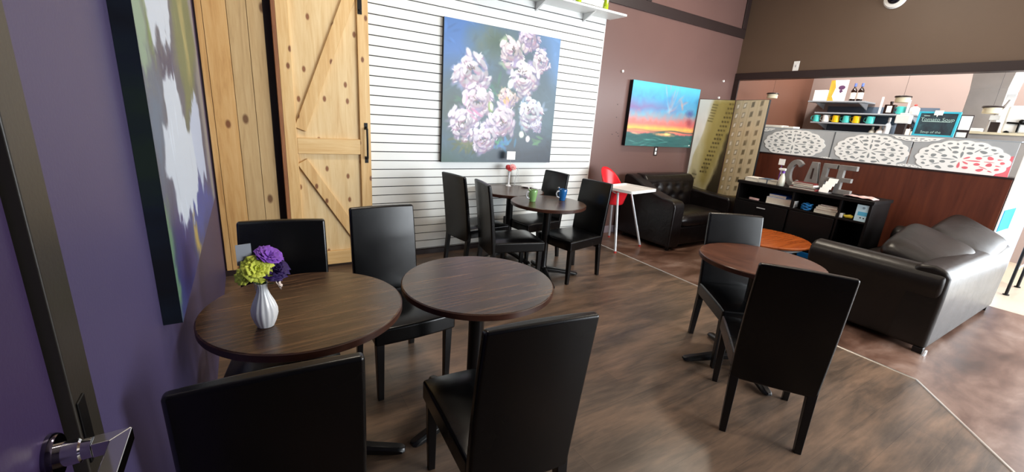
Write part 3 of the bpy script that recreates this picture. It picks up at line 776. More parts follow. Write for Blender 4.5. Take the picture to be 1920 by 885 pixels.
# ------------------------------------------------------------------ tables
def make_table():
    t = thing('round_table', '', 'table')
    mb().lathe([(.0, .712), (.3535, .712), (.3535, .7395), (.351, .742), (.0, .742)], 96).build('tabletop', M['top'], t)
    b = MB(); n = 96
    prof = [(.3536, .713), (.3562, .715), (.3562, .7375), (.3536, .7392)]
    for (r_, z) in prof:
        for k in range(n): b.v.append((r_*math.cos(2*PI*k/n), r_*math.sin(2*PI*k/n), z))
    for i in range(3):
        for k in range(n): b.f.append([i*n+k, i*n+(k+1) % n, (i+1)*n+(k+1) % n, (i+1)*n+k]); b.mi.append(0)
    b.build('edge_band', M['topedge'], t)
    mb().box(-.13, .13, -.13, .13, .700, .711).build('mounting_plate', M['castiron'], t, .003)
    mb().lathe([(.055, .075), (.055, .09), (.042, .10), (.038, .11), (.038, .68), (.05, .70)], 32).build('pedestal', M['castiron'], t)
    for k in range(4):
        a = k*PI/2; T = Matrix.Rotation(a, 4, 'Z'); b = MB()
        st = [(.0, .040, .055, .095), (.06, .036, .045, .092), (.15, .030, .035, .075), (.25, .027, .018, .055), (.33, .028, .010, .040), (.355, .026, .010, .034), (.368, .015, .012, .028)]
        rings = []
        for (r_, w, z0, z1) in st:
            zm = z1-.012
            rings.append([(r_, -w, z0), (r_, w, z0), (r_, w, zm), (r_, w*.55, z1), (r_, -w*.55, z1), (r_, -w, zm)])
        vs = [p for q in rings for p in q]; fs = []
        for i in range(len(rings)-1):
            for j in range(6): fs.append((i*6+j, i*6+(j+1) % 6, (i+1)*6+(j+1) % 6, (i+1)*6+j))
        fs += [tuple(range(6)), tuple((len(rings)-1)*6+j for j in range(6))]
        b.add(vs, fs, T)
        f = b.build('base_foot', M['castiron'], t, .004)
        c = T @ Vector((.335, 0, 0))
        mb().tube([(c.x, c.y, 0), (c.x, c.y, .012)], .013, 12).build('glide', M['blackmetal'], f)
    return t
T1 = make_table()
T1['group'] = 'round walnut laminate tables'; GT = T1['group']
T1['label'] = 'round walnut laminate table holding the white vase beside the purple wall'; T1.location = (.150, 1.668, 0); T1.rotation_euler = (0, 0, R(-20))
T2 = dup(T1, (.882, 1.640, 0), R(14), 'round walnut laminate table with an empty top in the centre foreground', GT)
T3 = dup(T1, (2.39, 3.13, 0), R(-20), 'round walnut laminate table with the green and blue mugs', GT)
T4 = dup(T1, (2.37, 3.785, 0), R(10), 'round walnut laminate table at the slatwall with a white bud vase of red flowers', GT)
T5 = dup(T1, (2.69, 1.285, 0), R(150), 'round reddish walnut table at right between two black chairs', GT)
for c in kids(T5):
    if c.name.startswith('tabletop'):
        c.data = c.data.copy(); c.data.materials[0] = M['topr']; c.rotation_euler = (0, 0, R(-60))
for T, a in ((T1, 26), (T2, -10), (T3, 25), (T4, -5)):
    for c in kids(T):
        if c.name.startswith('tabletop'): c.rotation_euler = (0, 0, R(a))

# ------------------------------------------------------------------ flowers, vases, mugs
def flower_head(c, rad, n=26, flat=.45, T=None, layers=((1, 0), (.72, .35), (.42, .6)), ruffle=.25):
    """ruffled petals round a centre, as real little curved sheets with thickness from solidify"""
    b = MB(); rg = random.Random(int(c[0]*1000+c[2]*777))
    for (s, up) in layers:
        m = max(6, int(n*s*.5))
        for i in range(m):
            a = 2*PI*i/m+rg.random()*.3; L = rad*s*(.9+.2*rg.random()); w = L*.42
            tilt = up+rg.random()*.25
            gu, gv = 4, 5; o = len(b.v)
            for p in range(gv+1):
                t = p/gv
                for q in range(gu+1):
                    u = 2*q/gu-1
                    ww = w*(.25+.9*t**.7)*(1 if t < .85 else .92)
                    x = L*t*math.cos(tilt); z = L*t*math.sin(tilt)+rad*.12*math.sin(3*u+i)*t*ruffle*4*.5+rad*flat*.25*t*(1-t)
                    y = u*ww
                    b.v.append((c[0]+x*math.cos(a)-y*math.sin(a), c[1]+x*math.sin(a)+y*math.cos(a), c[2]+z))
            for p in range(gv):
                for q in range(gu):
                    k = o+p*(gu+1)+q; b.f.append([k, k+1, k+gu+2, k+gu+1]); b.mi.append(0)
    if T is not None:
        cc = Vector(c); b.v = [tuple(cc+T @ (Vector(p)-cc)) for p in b.v]
    return b
def solid(o, t=.0012):
    s = o.modifiers.new('thick', 'SOLIDIFY'); s.thickness = t; s.offset = 0; return o
vz = .742
vase = thing('flower_vase', 'white fluted porcelain vase near the left edge of the first round table', 'vase', (.005, 1.549, vz))
wob = lambda a, t: .035*math.cos(14*a)*math.sin(PI*min(1, t*1.25)) if t < .8 else 0
pr = [(.020, 0), (.026, .002), (.034, .02), (.0405, .045), (.0400, .065), (.033, .09), (.022, .115), (.0155, .135), (.0150, .148), (.0195, .160), (.0175, .160), (.0130, .148), (.0130, .13), (.010, .10), (.0001, .03)]
mb().lathe(pr, 84, wob=wob).build('vase_body', M['porcelain'], vase)
fl = thing('carnation', 'yellow green carnation in the white vase', 'flower', (-.005, 1.535, vz+.155), 0, 'carnations in the white vase')
solid(flower_head((0, 0, .062), .046, 30, .5, Matrix.Rotation(R(62), 3, 'X') @ Matrix.Rotation(R(10), 3, 'Y'), layers=((1, 0), (.8, .3), (.6, .6), (.35, .9))).build('flower_head', M['petal_y'], fl))
mb().tube([(.008, .01, -.10), (.004, .006, 0), (0, .008, .055)], .0022, 6).build('stem', M['stem'], fl)
fl = thing('carnation', 'second smaller yellow green carnation hanging low on the left of the white vase', 'flower', (-.035, 1.535, vz+.155), 0, 'carnations in the white vase')
solid(flower_head((-.005, 0, .042), .030, 20, .5, Matrix.Rotation(R(50), 3, 'X') @ Matrix.Rotation(R(-35), 3, 'Y')).build('flower_head', M['petal_y'], fl))
mb().tube([(.036, .012, -.08), (.030, .012, 0), (-.002, .004, .04)], .0022, 6).build('stem', M['stem'], fl)
fl = thing('carnation', 'lilac carnation behind the yellow one in the white vase', 'flower', (.02, 1.562, vz+.155), 0, 'carnations in the white vase')
solid(flower_head((.012, 0, .092), .042, 30, .5, Matrix.Rotation(R(25), 3, 'X') @ Matrix.Rotation(R(22), 3, 'Y'), layers=((1, .1), (.8, .3), (.5, .6))).build('flower_head', M['petal_p'], fl))
mb().tube([(-.013, -.012, -.10), (-.01, -.008, 0), (.012, 0, .085)], .0022, 6).build('stem', M['stem'], fl)
fl = thing('carnation', 'deep violet carnation low in front at the right of the white vase', 'flower', (.028, 1.552, vz+.165), 0, 'carnations in the white vase')
solid(flower_head((.014, 0, .034), .046, 34, .5, Matrix.Rotation(R(30), 3, 'X') @ Matrix.Rotation(R(15), 3, 'Y'), layers=((1, 0), (.8, .4), (.6, .8), (.3, 1.1))).build('flower_head', M['petal_d'], fl))
mb().tube([(-.018, .006, -.10), (-.012, .004, 0), (.012, 0, .03)], .0022, 6).build('stem', M['stem'], fl)
fl = thing('flower_bud', 'small white bud leaning right over the lip of the white vase', 'flower', (.022, 1.528, vz+.156))
solid(flower_head((.028, 0, .004), .024, 18, .5, Matrix.Rotation(R(70), 3, 'Y')).build('flower_head', M['petal_w'], fl), .001)
mb().tube([(-.017, .021, -.07), (-.012, .019, .0), (.018, 0, .006)], .002, 6).build('stem', M['stem'], fl)
cd = thing('menu_card', 'small grey card on a pick standing in the white vase', 'card', (-.012, 1.556, vz+.155), R(12))
mb().box(-.047, -.003, -.0006, .0006, .075, .145).build('card_sheet', M['greycard'], cd)
mb().tube([(.012, 0, -.10), (-.022, 0, .10)], .0013, 6).build('card_pick', M['silver'], cd)
for c in kids(cd): c.rotation_euler = (0, 0, 0)

v2 = thing('bud_vase', 'slim white bud vase at the slatwall side of the far round table', 'vase', (2.47, 4.00, vz))
mb().lathe([(.030, 0), (.032, .004), (.012, .02), (.009, .06), (.012, .13), (.018, .16), (.015, .16), (.008, .12), (.0001, .04)], 24).build('vase_body', M['porcelain'], v2)
fl = thing('rose', 'red blossom in the bud vase at the slatwall', 'flower', (2.455, 3.99, vz+.16), 0, 'roses in the bud vase')
solid(flower_head((0, 0, .04), .042, 26, .5, Matrix.Rotation(R(50), 3, 'X'), layers=((1, .1), (.75, .5), (.5, .9))).build('flower_head', M['petal_r'], fl), .0015)
mb().tube([(.015, .008, -.1), (.008, .004, 0), (0, 0, .035)], .0025, 6).build('stem', M['stem'], fl)
fl = thing('rose', 'pink blossom to the right of the red one in the bud vase', 'flower', (2.50, 3.99, vz+.16), 0, 'roses in the bud vase')
solid(flower_head((.008, 0, .05), .038, 26, .5, Matrix.Rotation(R(50), 3, 'X'), layers=((1, .1), (.75, .5), (.5, .9))).build('flower_head', M['petal_k'], fl), .0015)
mb().tube([(-.03, .008, -.1), (-.02, .004, 0), (.006, 0, .045)], .0025, 6).build('stem', M['stem'], fl)
cd = thing('menu_card', 'small white card standing above the red flowers in the bud vase', 'card', (2.475, 4.0, vz+.15), R(-8))
mb().box(-.045, .055, -.001, .001, .145, .235).build('card_sheet', M['card'], cd)
mb().tube([(-.003, 0, -.1), (0, 0, .16)], .0018, 6).build('card_pick', M['silver'], cd)
# saucer and folded tent card on the far table
sc_ = mb().lathe([(.03, 0), (.045, .003), (.075, .014), (.073, .016), (.04, .007), (.0001, .006)], 32).build('saucer', M['porcelain']); sc_.location = (2.66, 3.90, vz)
tag(sc_, 'white saucer at the right edge of the far round table behind the green mug', 'saucer')
tc = mb().prism([(-.03, 0), (-.001, .20), (.001, .20), (.03, 0), (.028, 0), (0, .196), (-.028, 0)], -.045, .045, 'yz').build('tent_card', M['clearish']); tc.location = (2.60, 4.03, vz); tc.rotation_euler = (0, 0, R(60))
tag(tc, 'clear folded table card standing beside the saucer at the slatwall', 'card')
def mug(name, mat, label, loc, rz, lip=True):
    t = thing(name, label, 'mug', loc, rz, 'mugs on the round table')
    b = mb().lathe([(.024, 0), (.028, .003), (.034, .03), (.041, .07), (.043, .108), (.0415, .112), (.0395, .108), (.037, .07), (.030, .02), (.0001, .012)], 32)
    b.build('mug_body', mat, t)
    mb().lathe([(.0001, .0901), (.0385, .0905)], 24).build('coffee', M['coffee'], t)
    mb().tube([(-.038, 0, .095), (-.062, 0, .092), (-.072, 0, .068), (-.062, 0, .04), (-.034, 0, .03)], [.007, .0065, .006, .006, .006], 10).build('handle', M['silver'] if lip else mat, t)
    mb().tube([(.012, .0, .095), (-.044, 0, .125)], .003, 6).ell((-.05, 0, .128), (.011, .008, .006)).build('spoon', M['chrome'], t)
    return t
mug('coffee_mug', M['green'], 'green coffee mug with a spoon on the middle round table', (2.245, 3.19, vz), R(-5))
mug('coffee_mug', M['blue'], 'blue coffee mug with a spoon near the chair on the middle round table', (2.58, 3.165, vz), R(-5))

# ------------------------------------------------------------------ high chair
hc = thing('high_chair', 'red and white plastic high chair with tray beside the black armchair', 'high chair', (3.91, 3.63, 0), R(-80))
b = MB()   # seat shell: bucket with oval tall back (faces +x)
U, V_ = 20, 8
def shell(a, t):
    # a angle around, t 0 bottom .. 1 rim
    back = max(0, -math.cos(a))**.7
    rx = .11+.05*t; ry = .12+.06*t
    z = .52+(.18+.27*back)*t
    x = rx*math.cos(a)-.05*back*t; y = ry*math.sin(a)
    return (x-.12, y, z)
for j in range(V_+1):
    for i in range(U): b.v.append(shell(2*PI*i/U, j/V_))
for j in range(V_):
    for i in range(U): b.f.append([j*U+i, j*U+(i+1) % U, (j+1)*U+(i+1) % U, (j+1)*U+i]); b.mi.append(0)
b.f.append(list(range(U))); b.mi.append(0)
solid(b.build('seat_shell', M['red'], hc, 0, 0, 1), .006)
b = mb()
def rr(x0, x1, y0, y1, r_, n=5):
    out = []
    for cx, cy, a0 in ((x1-r_, y1-r_, 0), (x0+r_, y1-r_, 90), (x0+r_, y0+r_, 180), (x1-r_, y0+r_, 270)):
        for k in range(n+1): a = R(a0+90*k/n); out.append((cx+r_*math.cos(a), cy+r_*math.sin(a)))
    return out
b.prism(rr(-.16, .30, -.27, .27, .04), .735, .750, 'xy')
b.ring(rr(-.153, .293, -.263, .263, .035), .012, .750, .768, 'xy')
b.build('tray', M['whitepl'], hc, .003)
for sx, sy in ((1, -1), (1, 1), (-1, -1), (-1, 1)):
    x0, y0 = -.11+.13*sx, .14*sy; x1, y1 = -.06+.24*sx, .27*sy
    l = mb().tube([(x0, y0, .70), (x1, y1, .02)], [.013, .015], 14).build('leg', M['silver'], hc)
    mb().tube([(x1, y1, 0), (x1*.998, y1*.998, .022)], .0165, 14).build('foot_cap', M['redfoot'], l)
mb().tube([(-.0, -.15, .69), (-.16, -.15, .73)], .008, 8).tube([(-.0, .15, .69), (-.16, .15, .73)], .008, 8).build('tray_bracket', M['silver'], hc)

# ------------------------------------------------------------------ loveseat / armchair by the brown wall
lv = thing('leather_loveseat', 'dark leather tufted loveseat against the brown wall under the sunset painting', 'sofa', (4.36, 3.19, 0))
armp = [(0, .05), (0, .56), (.015, .605), (.05, .63), (.2, .645), (.42, .70), (.62, .80), (.76, .855), (.85, .86), (.875, .83), (.875, .05)]
W2 = 1.36
mb().prism(armp, 0, .20, 'yz').build('armrest', M['love'], lv, .035, 4)
mb().prism([(0, .05), (0, .56), (.015, .605), (.05, .63), (.3, .64), (.6, .66), (.76, .68), (.875, .66), (.875, .05)], W2-.20, W2, 'yz').build('armrest', M['love'], lv, .035, 4)
mb().box(.17, W2-.17, .03, .80, .06, .29).build('seat_base', M['love'], lv, .02, 3)
mb().prism([(.60, .10), (.62, .80), (.68, .865), (.82, .87), (.875, .84), (.875, .10)], .17, W2-.17, 'yz').build('back_frame', M['love'], lv, .03, 4)
c = moved(cushion(.95, .60, .15, .025, 8), Matrix.Translation((W2/2, .315, .365))).build('seat_cushion', M['love'], lv, 0, 0, 2)
# tufted back cushion with dimples
b = MB(); n, m_ = 24, 12; dim = [(-.6, .45), (-.2, .45), (.2, .45), (.6, .45), (-.4, -.1), (0, -.1), (.4, -.1)]
def tuft(u, v):
    d = .055*(1-u**6)*(1-v**4)
    for (p, q) in dim: d -= .045*math.exp(-(((u-p)/.10)**2+((v-q)/.17)**2))
    return d
for j in range(m_+1):
    for i in range(n+1):
        u, v = 2*i/n-1, 2*j/m_-1
        b.v.append((W2/2+u*.48, .62-tuft(u, v)+.05*(v+1)*.5, .60+v*.215))
for j in range(m_):
    for i in range(n): b.f.append([j*(n+1)+i, j*(n+1)+i+1, (j+1)*(n+1)+i+1, (j+1)*(n+1)+i]); b.mi.append(0)
tb = solid(b.build('tufted_back', M['love'], lv, 0, 0, 1), .03)
for (p, q) in dim[:7]:
    mb().ell((W2/2+p*.48, .60+.05*(q+1)*.5-.005, .60+q*.215), (.012, .008, .012), 12, 8).build('button', M['love'], tb)
for x in (.06, W2-.06):
    for y in (.06, .80): mb().lathe([(.018, 0), (.026, .05), (.026, .06)], 12, (x, y, 0)).build('foot', M['chairleg'], lv)

# ------------------------------------------------------------------ large sofa at right
so = thing('leather_sofa', 'large dark brown leather sofa at right seen from its side and back', 'sofa', (4.13, .70, 0))
SW, SD = 1.93, .90
def rolled(x0, x1, flip):
    # arm: panel with rolled top bulging outward
    prof = []
    xo = x0 if not flip else x1; s = 1 if not flip else -1
    w = abs(x1-x0)
    pts = [(.02, .04), (.015, .44), (-.005, .49), (-.015, .55), (.005, .61), (.06, .645), (.13, .65), (.20, .625), (.235, .57), (.235, .04)]
    return [(xo+s*a, z) for a, z in pts]
mb().prism(rolled(0, .26, False), .02, SD, 'xz').build('armrest', M['sofa'], so, .03, 4)
mb().prism(rolled(SW-.26, SW, True), .10, SD-.05, 'xz').build('armrest', M['sofa'], so, .03, 4)
mb().prism([(0, .04), (-.004, .40), (0, .60), (.03, .65), (.10, .672), (.19, .66), (.23, .60), (.25, .04)], .015, SW-.005, 'yz').build('back_frame', M['sofa'], so, .03, 4)
mb().box(.2, SW-.2, .2, SD-.06, .06, .29).build('seat_base', M['sofa'], so, .02, 3)
for k in (0, 1):
    moved(cushion(.69, .62, .17, .02, 8), Matrix.Translation((.235+.345+k*.69, .545, .37))).build('seat_cushion', M['sofa'], so, 0, 0, 2)
# leaning back cushions, lying over the low back
T = Matrix.Translation((.68, .30, .635)) @ Matrix.Rotation(R(-8), 4, 'Y') @ Matrix.Rotation(R(20), 4, 'X') @ Matrix.Rotation(R(4), 4, 'Z')
moved(cushion(.80, .50, .15, .02, 8, .95), T).build('back_cushion', M['sofa'], so, 0, 0, 2)
T = Matrix.Translation((1.40, .24, .69)) @ Matrix.Rotation(R(-9), 4, 'Y') @ Matrix.Rotation(R(26), 4, 'X')
moved(cushion(.76, .46, .15, .02, 8, .95), T).build('back_cushion', M['sofa'], so, 0, 0, 2)
for x in (.05, SW-.07):
    for y in (.04, SD-.08):
        mb().box(x-.03, x+.03, y-.03, y+.03, 0, .045).build('foot', M['chairleg'], so, .004)
mb().prism([(0, 0), (.05, .0), (.05, .035), (.02, .035)], -.012, -.002, 'xz').build('corner_guard', M['clearish'], so)

# ------------------------------------------------------------------ coffee table
ct = thing('coffee_table', 'round orange cherry wood coffee table between the loveseat and the sofa', 'coffee table', (4.62, 2.24, 0))
mb().lathe([(.0, .425), (.43, .425), (.445, .432), (.445, .445), (.438, .452), (.0, .452)], 80).build('tabletop', M['orange'], ct)
mb().lathe([(.36, .385), (.375, .385), (.375, .425), (.36, .425)], 60).build('apron', M['white'], ct)
for k in range(4):
    a = R(45+90*k); mb().tube([(.33*math.cos(a), .33*math.sin(a), .425), (.36*math.cos(a), .36*math.sin(a), 0)], [.024, .015], 12).build('leg', M['chairleg'], ct)
bb = thing('storage_bin', 'blue plastic bin on the floor behind the orange coffee table', 'bin', (5.07, 1.98, 0))
mb().prism(rr(-.10, .10, -.13, .13, .03), 0, .012, 'xy').build('bin_base', M['bluetube'], bb)
mb().ring(rr(-.10, .10, -.13, .13, .03), .006, 0, .26, 'xy').ring(rr(-.105, .105, -.135, .135, .03), .014, .25, .265, 'xy').build('bin_wall', M['bluetube'], bb)

# ------------------------------------------------------------------ low cabinet with cubbies
CX0, CX1, CY0, CY1, CT = 5.28, 5.76, 1.60, 3.00, .925
cb = thing('low_cabinet', 'long black open cabinet in front of the brown counter', 'cabinet', (CX0, CY0, 0))
L = CY1-CY0; Dp = CX1-CX0
mb().box(-.012, Dp+.005, -.012, L+.012, CT-.035, CT).build('cabinet_top', M['cabinet'], cb, .003)
mb().box(0, Dp, 0, .025, 0, CT-.035).build('side_panel', M['cabinet'], cb, .002)
mb().box(0, Dp, L-.025, L, 0, CT-.035).build('side_panel', M['cabinet'], cb, .002)
mb().box(Dp-.012, Dp, .025, L-.025, .0, CT-.035).build('back_panel', M['cabinet'], cb)
mb().box(.0, Dp-.012, .025, L-.025, .04, .06).build('bottom_panel', M['cabinet'], cb, .002)
mb().box(.0, Dp-.012, .025, L-.025, .685, .705).build('shelf', M['cabinet'], cb, .002)
for y in (.27, .74): mb().box(.004, Dp-.012, y-.01, y+.01, .06, CT-.035).build('divider', M['cabinet'], cb, .002)
for y0, y1 in ((.285, .725), (.755, 1.37)):
    dr = mb().box(-.016, .002, y0, y1, .07, .68).build('cabinet_door', M['cabinet'], cb, .003)
    if y0 > .7:
        mb().box(-.030, -.018, 1.0, 1.10, .625, .635).build('handle', M['silver'], dr, .002)
mb().box(.004, Dp-.012, .025, .26, .40, .415).build('lower_shelf', M['cabinet'], cb, .002)

# things in and on the cabinet
def book(label, x0, x1, y0, y1, z0, th, cover, rz=0, grp='books and papers on the cabinet', name='book'):
    cx, cy = (x0+x1)/2, (y0+y1)/2
    t = thing(name, label, 'book', (cx, cy, z0), R(rz), grp); a, c = (x1-x0)/2, (y1-y0)/2; h = min(.003, th*.2)
    mb().box(-a+.003, a-.003, -c+.003, c, h, th-h).build('pages', M['pages'], t)
    mb().box(-a, a, -c, c+.0, 0, h).box(-a, a, -c, c, th-h, th).box(-a, a, -c-.0, -c+.003, h, th-h).build('cover', cover, t)
    return t
ZS = .7055
book('thick white ring binder lying in the left cubby under the blue folder', 5.31, 5.53, 2.33, 2.64, ZS, .075, M['card'], 4)
book('blue folder lying on the thick white binder in the left cubby', 5.33, 5.53, 2.42, 2.62, ZS+.0755, .035, M['blueitem'], -3)
o = mb().prism(rr(-.02, .02, -.06, .06, .015), 0, .025, 'xy').build('pink_case', M['pinkpaper'], None, .004); o.location = (5.33, 2.79, ZS)
tag(o, 'small dusty pink case at the far left of the cabinet shelf', 'case')
b = mb(); rg = random.Random(3)
for i in range(4):
    a = i*.8; b.tube([(.03*math.cos(a+t*.9)*(1+.3*i*.3), .05*math.sin(a+t*.9), .008+.018*i+.006*math.sin(t*3)) for t in np.linspace(0, 5, 14)], .009, 8)
o = b.build('cloth_bundle', M['bluetube']); o.location = (5.34, 2.20, ZS+.004); tag(o, 'crumpled bright blue cloth beside the white binder in the cabinet', 'cloth')
book('cream paperback at the bottom of the book stack in the middle cubby', 5.31, 5.46, 1.90, 2.11, ZS, .04, M['pages'])
book('light olive book second from the bottom of the middle cubby stack', 5.31, 5.47, 1.88, 2.10, ZS+.0405, .025, M['pages'], 3)
book('pale grey book third from the bottom of the middle cubby stack', 5.31, 5.46, 1.89, 2.08, ZS+.066, .02, M['label'], -4)
book('dark covered book on top of the middle cubby stack', 5.31, 5.46, 1.90, 2.06, ZS+.0865, .014, M['darkbook'], 2)
o = mb().box(0, .07, 0, .05, 0, .045).build('small_box', M['card'], None, .003); o.location = (5.30, 1.835, ZS); o['dummy'] = 0
tag(o, 'little white box just right of the book stack in the middle cubby', 'box')
# leaflet + banana-yellow thing in right cubby
o = thing('leaflet_card', 'light blue and white printed leaflet propped in the right cubby', 'leaflet', (5.285, 1.66, .7055), R(0))
Tt = Matrix.Rotation(R(-8), 4, 'Y')
moved(mb().box(0, .002, -.05, .065, .001, .17), Matrix.Identity(4)).build('sheet', plain('pale_blue_print', '#bcd9e4', .5, 0, .04), o)
mb().box(-.0006, .0, -.042, .045, .06, .10).build('printed_band', plain('cyan_print', '#4fa7cc', .5), o)
mb().lathe([(.0001, 0), (.012, .0002), (.012, .0008), (.0001, .001)], 16, T=Matrix.Translation((-.0002, .005, .14)) @ Matrix.Rotation(-PI/2, 4, 'Y')).build('printed_emblem', plain('grey_print', '#7f97a4', .5), o)
mb().box(-.0006, 0, -.02, -.008, .03, .042).box(-.0006, 0, .008, .02, .032, .044).build('printed_marks', M['darkbook'], o)
b = mb().tube([(0, -.03, .02), (0, .0, .026), (.0, .035, .020), (.0, .055, .03)], [.016, .022, .017, .006], 12)
o = b.build('yellow_toy', M['grip']); o.location = (5.32, 1.775, .7055); tag(o, 'small rounded yellow toy lying left of the pale blue leaflet', 'toy')
# on top
TZ = CT+.001
book('white magazine with a grey spine at the left end of the cabinet top', 5.33, 5.52, 2.80, 2.96, TZ, .045, M['label'], 2)
book('blue grey book lying between two pale ones on the left of the cabinet top', 5.33, 5.50, 2.69, 2.79, TZ, .05, plain('blue_grey_cover', '#54687c', .5), 0)
book('pale marbled book beside the spray bottle on the cabinet top', 5.33, 5.50, 2.565, 2.68, TZ, .045, plain('marbled_cover', '#a39c92', .5, 0, .35, .3, 0, 30), -2)
sp_ = thing('spray_bottle', 'cloudy white spray bottle with purple collar at the left of the grey letters', 'spray bottle', (5.33, 2.525, TZ), R(90))
mb().lathe([(.032, 0), (.036, .01), (.036, .06), (.028, .10), (.015, .135), (.013, .15), (.0001, .152)], 28).build('bottle_body', M['spraywhite'], sp_)
mb().lathe([(.016, .148), (.016, .172), (.0001, .174)], 20).build('collar', M['purplepl'], sp_)
mb().box(-.02, .05, -.013, .013, .176, .205).box(.045, .062, -.008, .008, .184, .20).build('nozzle_head', M['whitepl'], sp_, .006, 3)
mb().box(.022, .030, -.008, .008, .13, .178).build('trigger', M['whitepl'], sp_, .003)
o = thing('note_card', 'white note card with purple edge stuck behind the spray bottle nozzle', 'card', (5.40, 2.60, TZ))
mb().box(0, .002, -.03, .04, .235, .305).build('card_sheet', M['card'], o)
mb().tube([(.003, .0, 0), (.003, .0, .25)], .0025, 6).ell((.003, 0, .0), (.02, .02, .004)).build('card_stand', M['purplepl'], o)
# CAFE letters (free-standing, joined foot)
cs = thing('cafe_sign', 'grey concrete letters spelling CAFE standing on the black cabinet', 'sign', (5.47, .062, TZ))
LW0, LW1 = -.028, .028
def arcC():
    o_, i_ = [], []
    for k in range(17):
        a = R(45+270*k/16); o_.append((math.cos(a), math.sin(a)))
    yc, zc, ry, rz_ = 2.400, .158, .100, .158
    out = [(yc-x*ry, zc+y*rz_) for x, y in o_]; inn = [(yc-x*(ry-.056), zc+y*(rz_-.056)) for x, y in o_]
    return out+inn[::-1]
mb().prism(arcC(), LW0, LW1, 'yz').build('letter_c', M['concrete'], cs, .004)
def flip(pts, y0): return [(y0-u, z) for u, z in pts]
mb().prism(flip([(0, 0), (.045, 0), (.060, .065), (.105, .065), (.12, 0), (.165, 0), (.115, .31), (.05, .31)], 2.295), LW0, LW1, 'yz').build('letter_a', M['concrete'], cs, .004)
mb().box(-.030, -.0275, 2.204, 2.222, .12, .24).build('letter_a_counter', plain('dark_recess', '#2a1712', .8), kids(cs)[1] if False else cs)
mb().prism(flip([(0, 0), (.05, 0), (.05, .12), (.125, .12), (.125, .165), (.05, .165), (.05, .26), (.135, .26), (.135, .31), (0, .31)], 2.125), LW0, LW1, 'yz').build('letter_f', M['concrete'], cs, .004)
mb().prism(flip([(0, 0), (.16, 0), (.16, .05), (.055, .05), (.055, .13), (.14, .13), (.14, .175), (.055, .175), (.055, .26), (.165, .26), (.165, .31), (0, .31)], 1.975), LW0, LW1, 'yz').build('letter_e', M['concrete'], cs, .004)
# stack of books before the letters
book('red book lying at the bottom of the pile in front of the grey letters', 5.31, 5.44, 2.15, 2.42, TZ, .022, M['redbook'], 0)
book('white edged book in the middle of the pile in front of the grey letters', 5.31, 5.43, 2.15, 2.38, TZ+.0225, .02, M['darkbook'], 3)
book('cream book in the pile in front of the grey letters', 5.31, 5.43, 2.17, 2.40, TZ+.043, .018, M['label'], -3)
book('brown topmost book of the pile in front of the grey letters', 5.31, 5.43, 2.18, 2.38, TZ+.0615, .018, M['redbook'], 2)
o = thing('card_holder', 'stepped rack of white cards leaning before the letters A and F', 'card rack', (5.36, 2.09, TZ), 0)
for k in range(4):
    b = mb().box(0, .002, -.045, .045, 0, .05); moved(b, Matrix.Translation((.018*k, -.014*k, .004+.036*k)) @ Matrix.Rotation(R(25), 4, 'Y')).build('card', M['card'], o)
moved(mb().box(0, .10, -.05, .035, 0, .004), Matrix.Identity(4)).build('rack_base', M['silver'], o)
b = MB(); n, m_ = 10, 6; rg = random.Random(5)
hh = [[.004+.022*rg.random()*(0 < i < n) for j in range(m_+1)] for i in range(n+1)]
for i in range(n+1):
    for j in range(m_+1): b.v.append((5.33+.17*j/m_, 1.62+.27*i/n+.01*rg.random(), TZ+.001+hh[i][j]))
for i in range(n):
    for j in range(m_): b.f.append([i*(m_+1)+j, i*(m_+1)+j+1, (i+1)*(m_+1)+j+1, (i+1)*(m_+1)+j]); b.mi.append(0)
o = solid(b.build('crumpled_papers', M['pinkpaper'], None, 0, 0, 1), .002); tag(o, 'crumpled pink and white flyers at the right end of the cabinet top', 'paper')

# ------------------------------------------------------------------ service counter
PX = 6.10
sc = thing('service_counter', 'brown laminate service counter with grey panels and white filigree below the header', 'counter', (0, 0, 0))
mb().box(PX, PX+.55, .88, 3.46, 0, 1.246).build('counter_body', M['laminate'], sc, .003)
mb().box(PX-.004, PX+.30, .875, 3.46, 1.246, 1.262).build('dark_ledge', M['trim'], sc)
js = [3.46, 2.418, 1.675, .915]
for k in range(3):
    mb().box(PX+.002, PX+.02, js[k+1]+.006, js[k]-.006, 1.262, 1.583).build('metal_panel', M['panel'], sc, .002)
mb().box(PX+.004, PX+.30, .915, 3.46, 1.583, 1.597).build('top_ledge', M['shelfgrey'], sc, .002)
mb().prism([(1.30, 1.263), (1.24, 1.40), (1.17, 1.43), (1.05, 1.41), (.93, 1.46), (.921, 1.263)], PX+.0008, PX+.002, 'yz').build('red_reflection_patch', M['redreflect'], sc)  # red reflection painted as a flat patch low on the right panel
mb().box(PX+.0, PX+.018, 2.412, 2.424, 1.262, 1.583).build('panel_joint', plain('dark_grey_joint', '#5c6064', .4), sc)
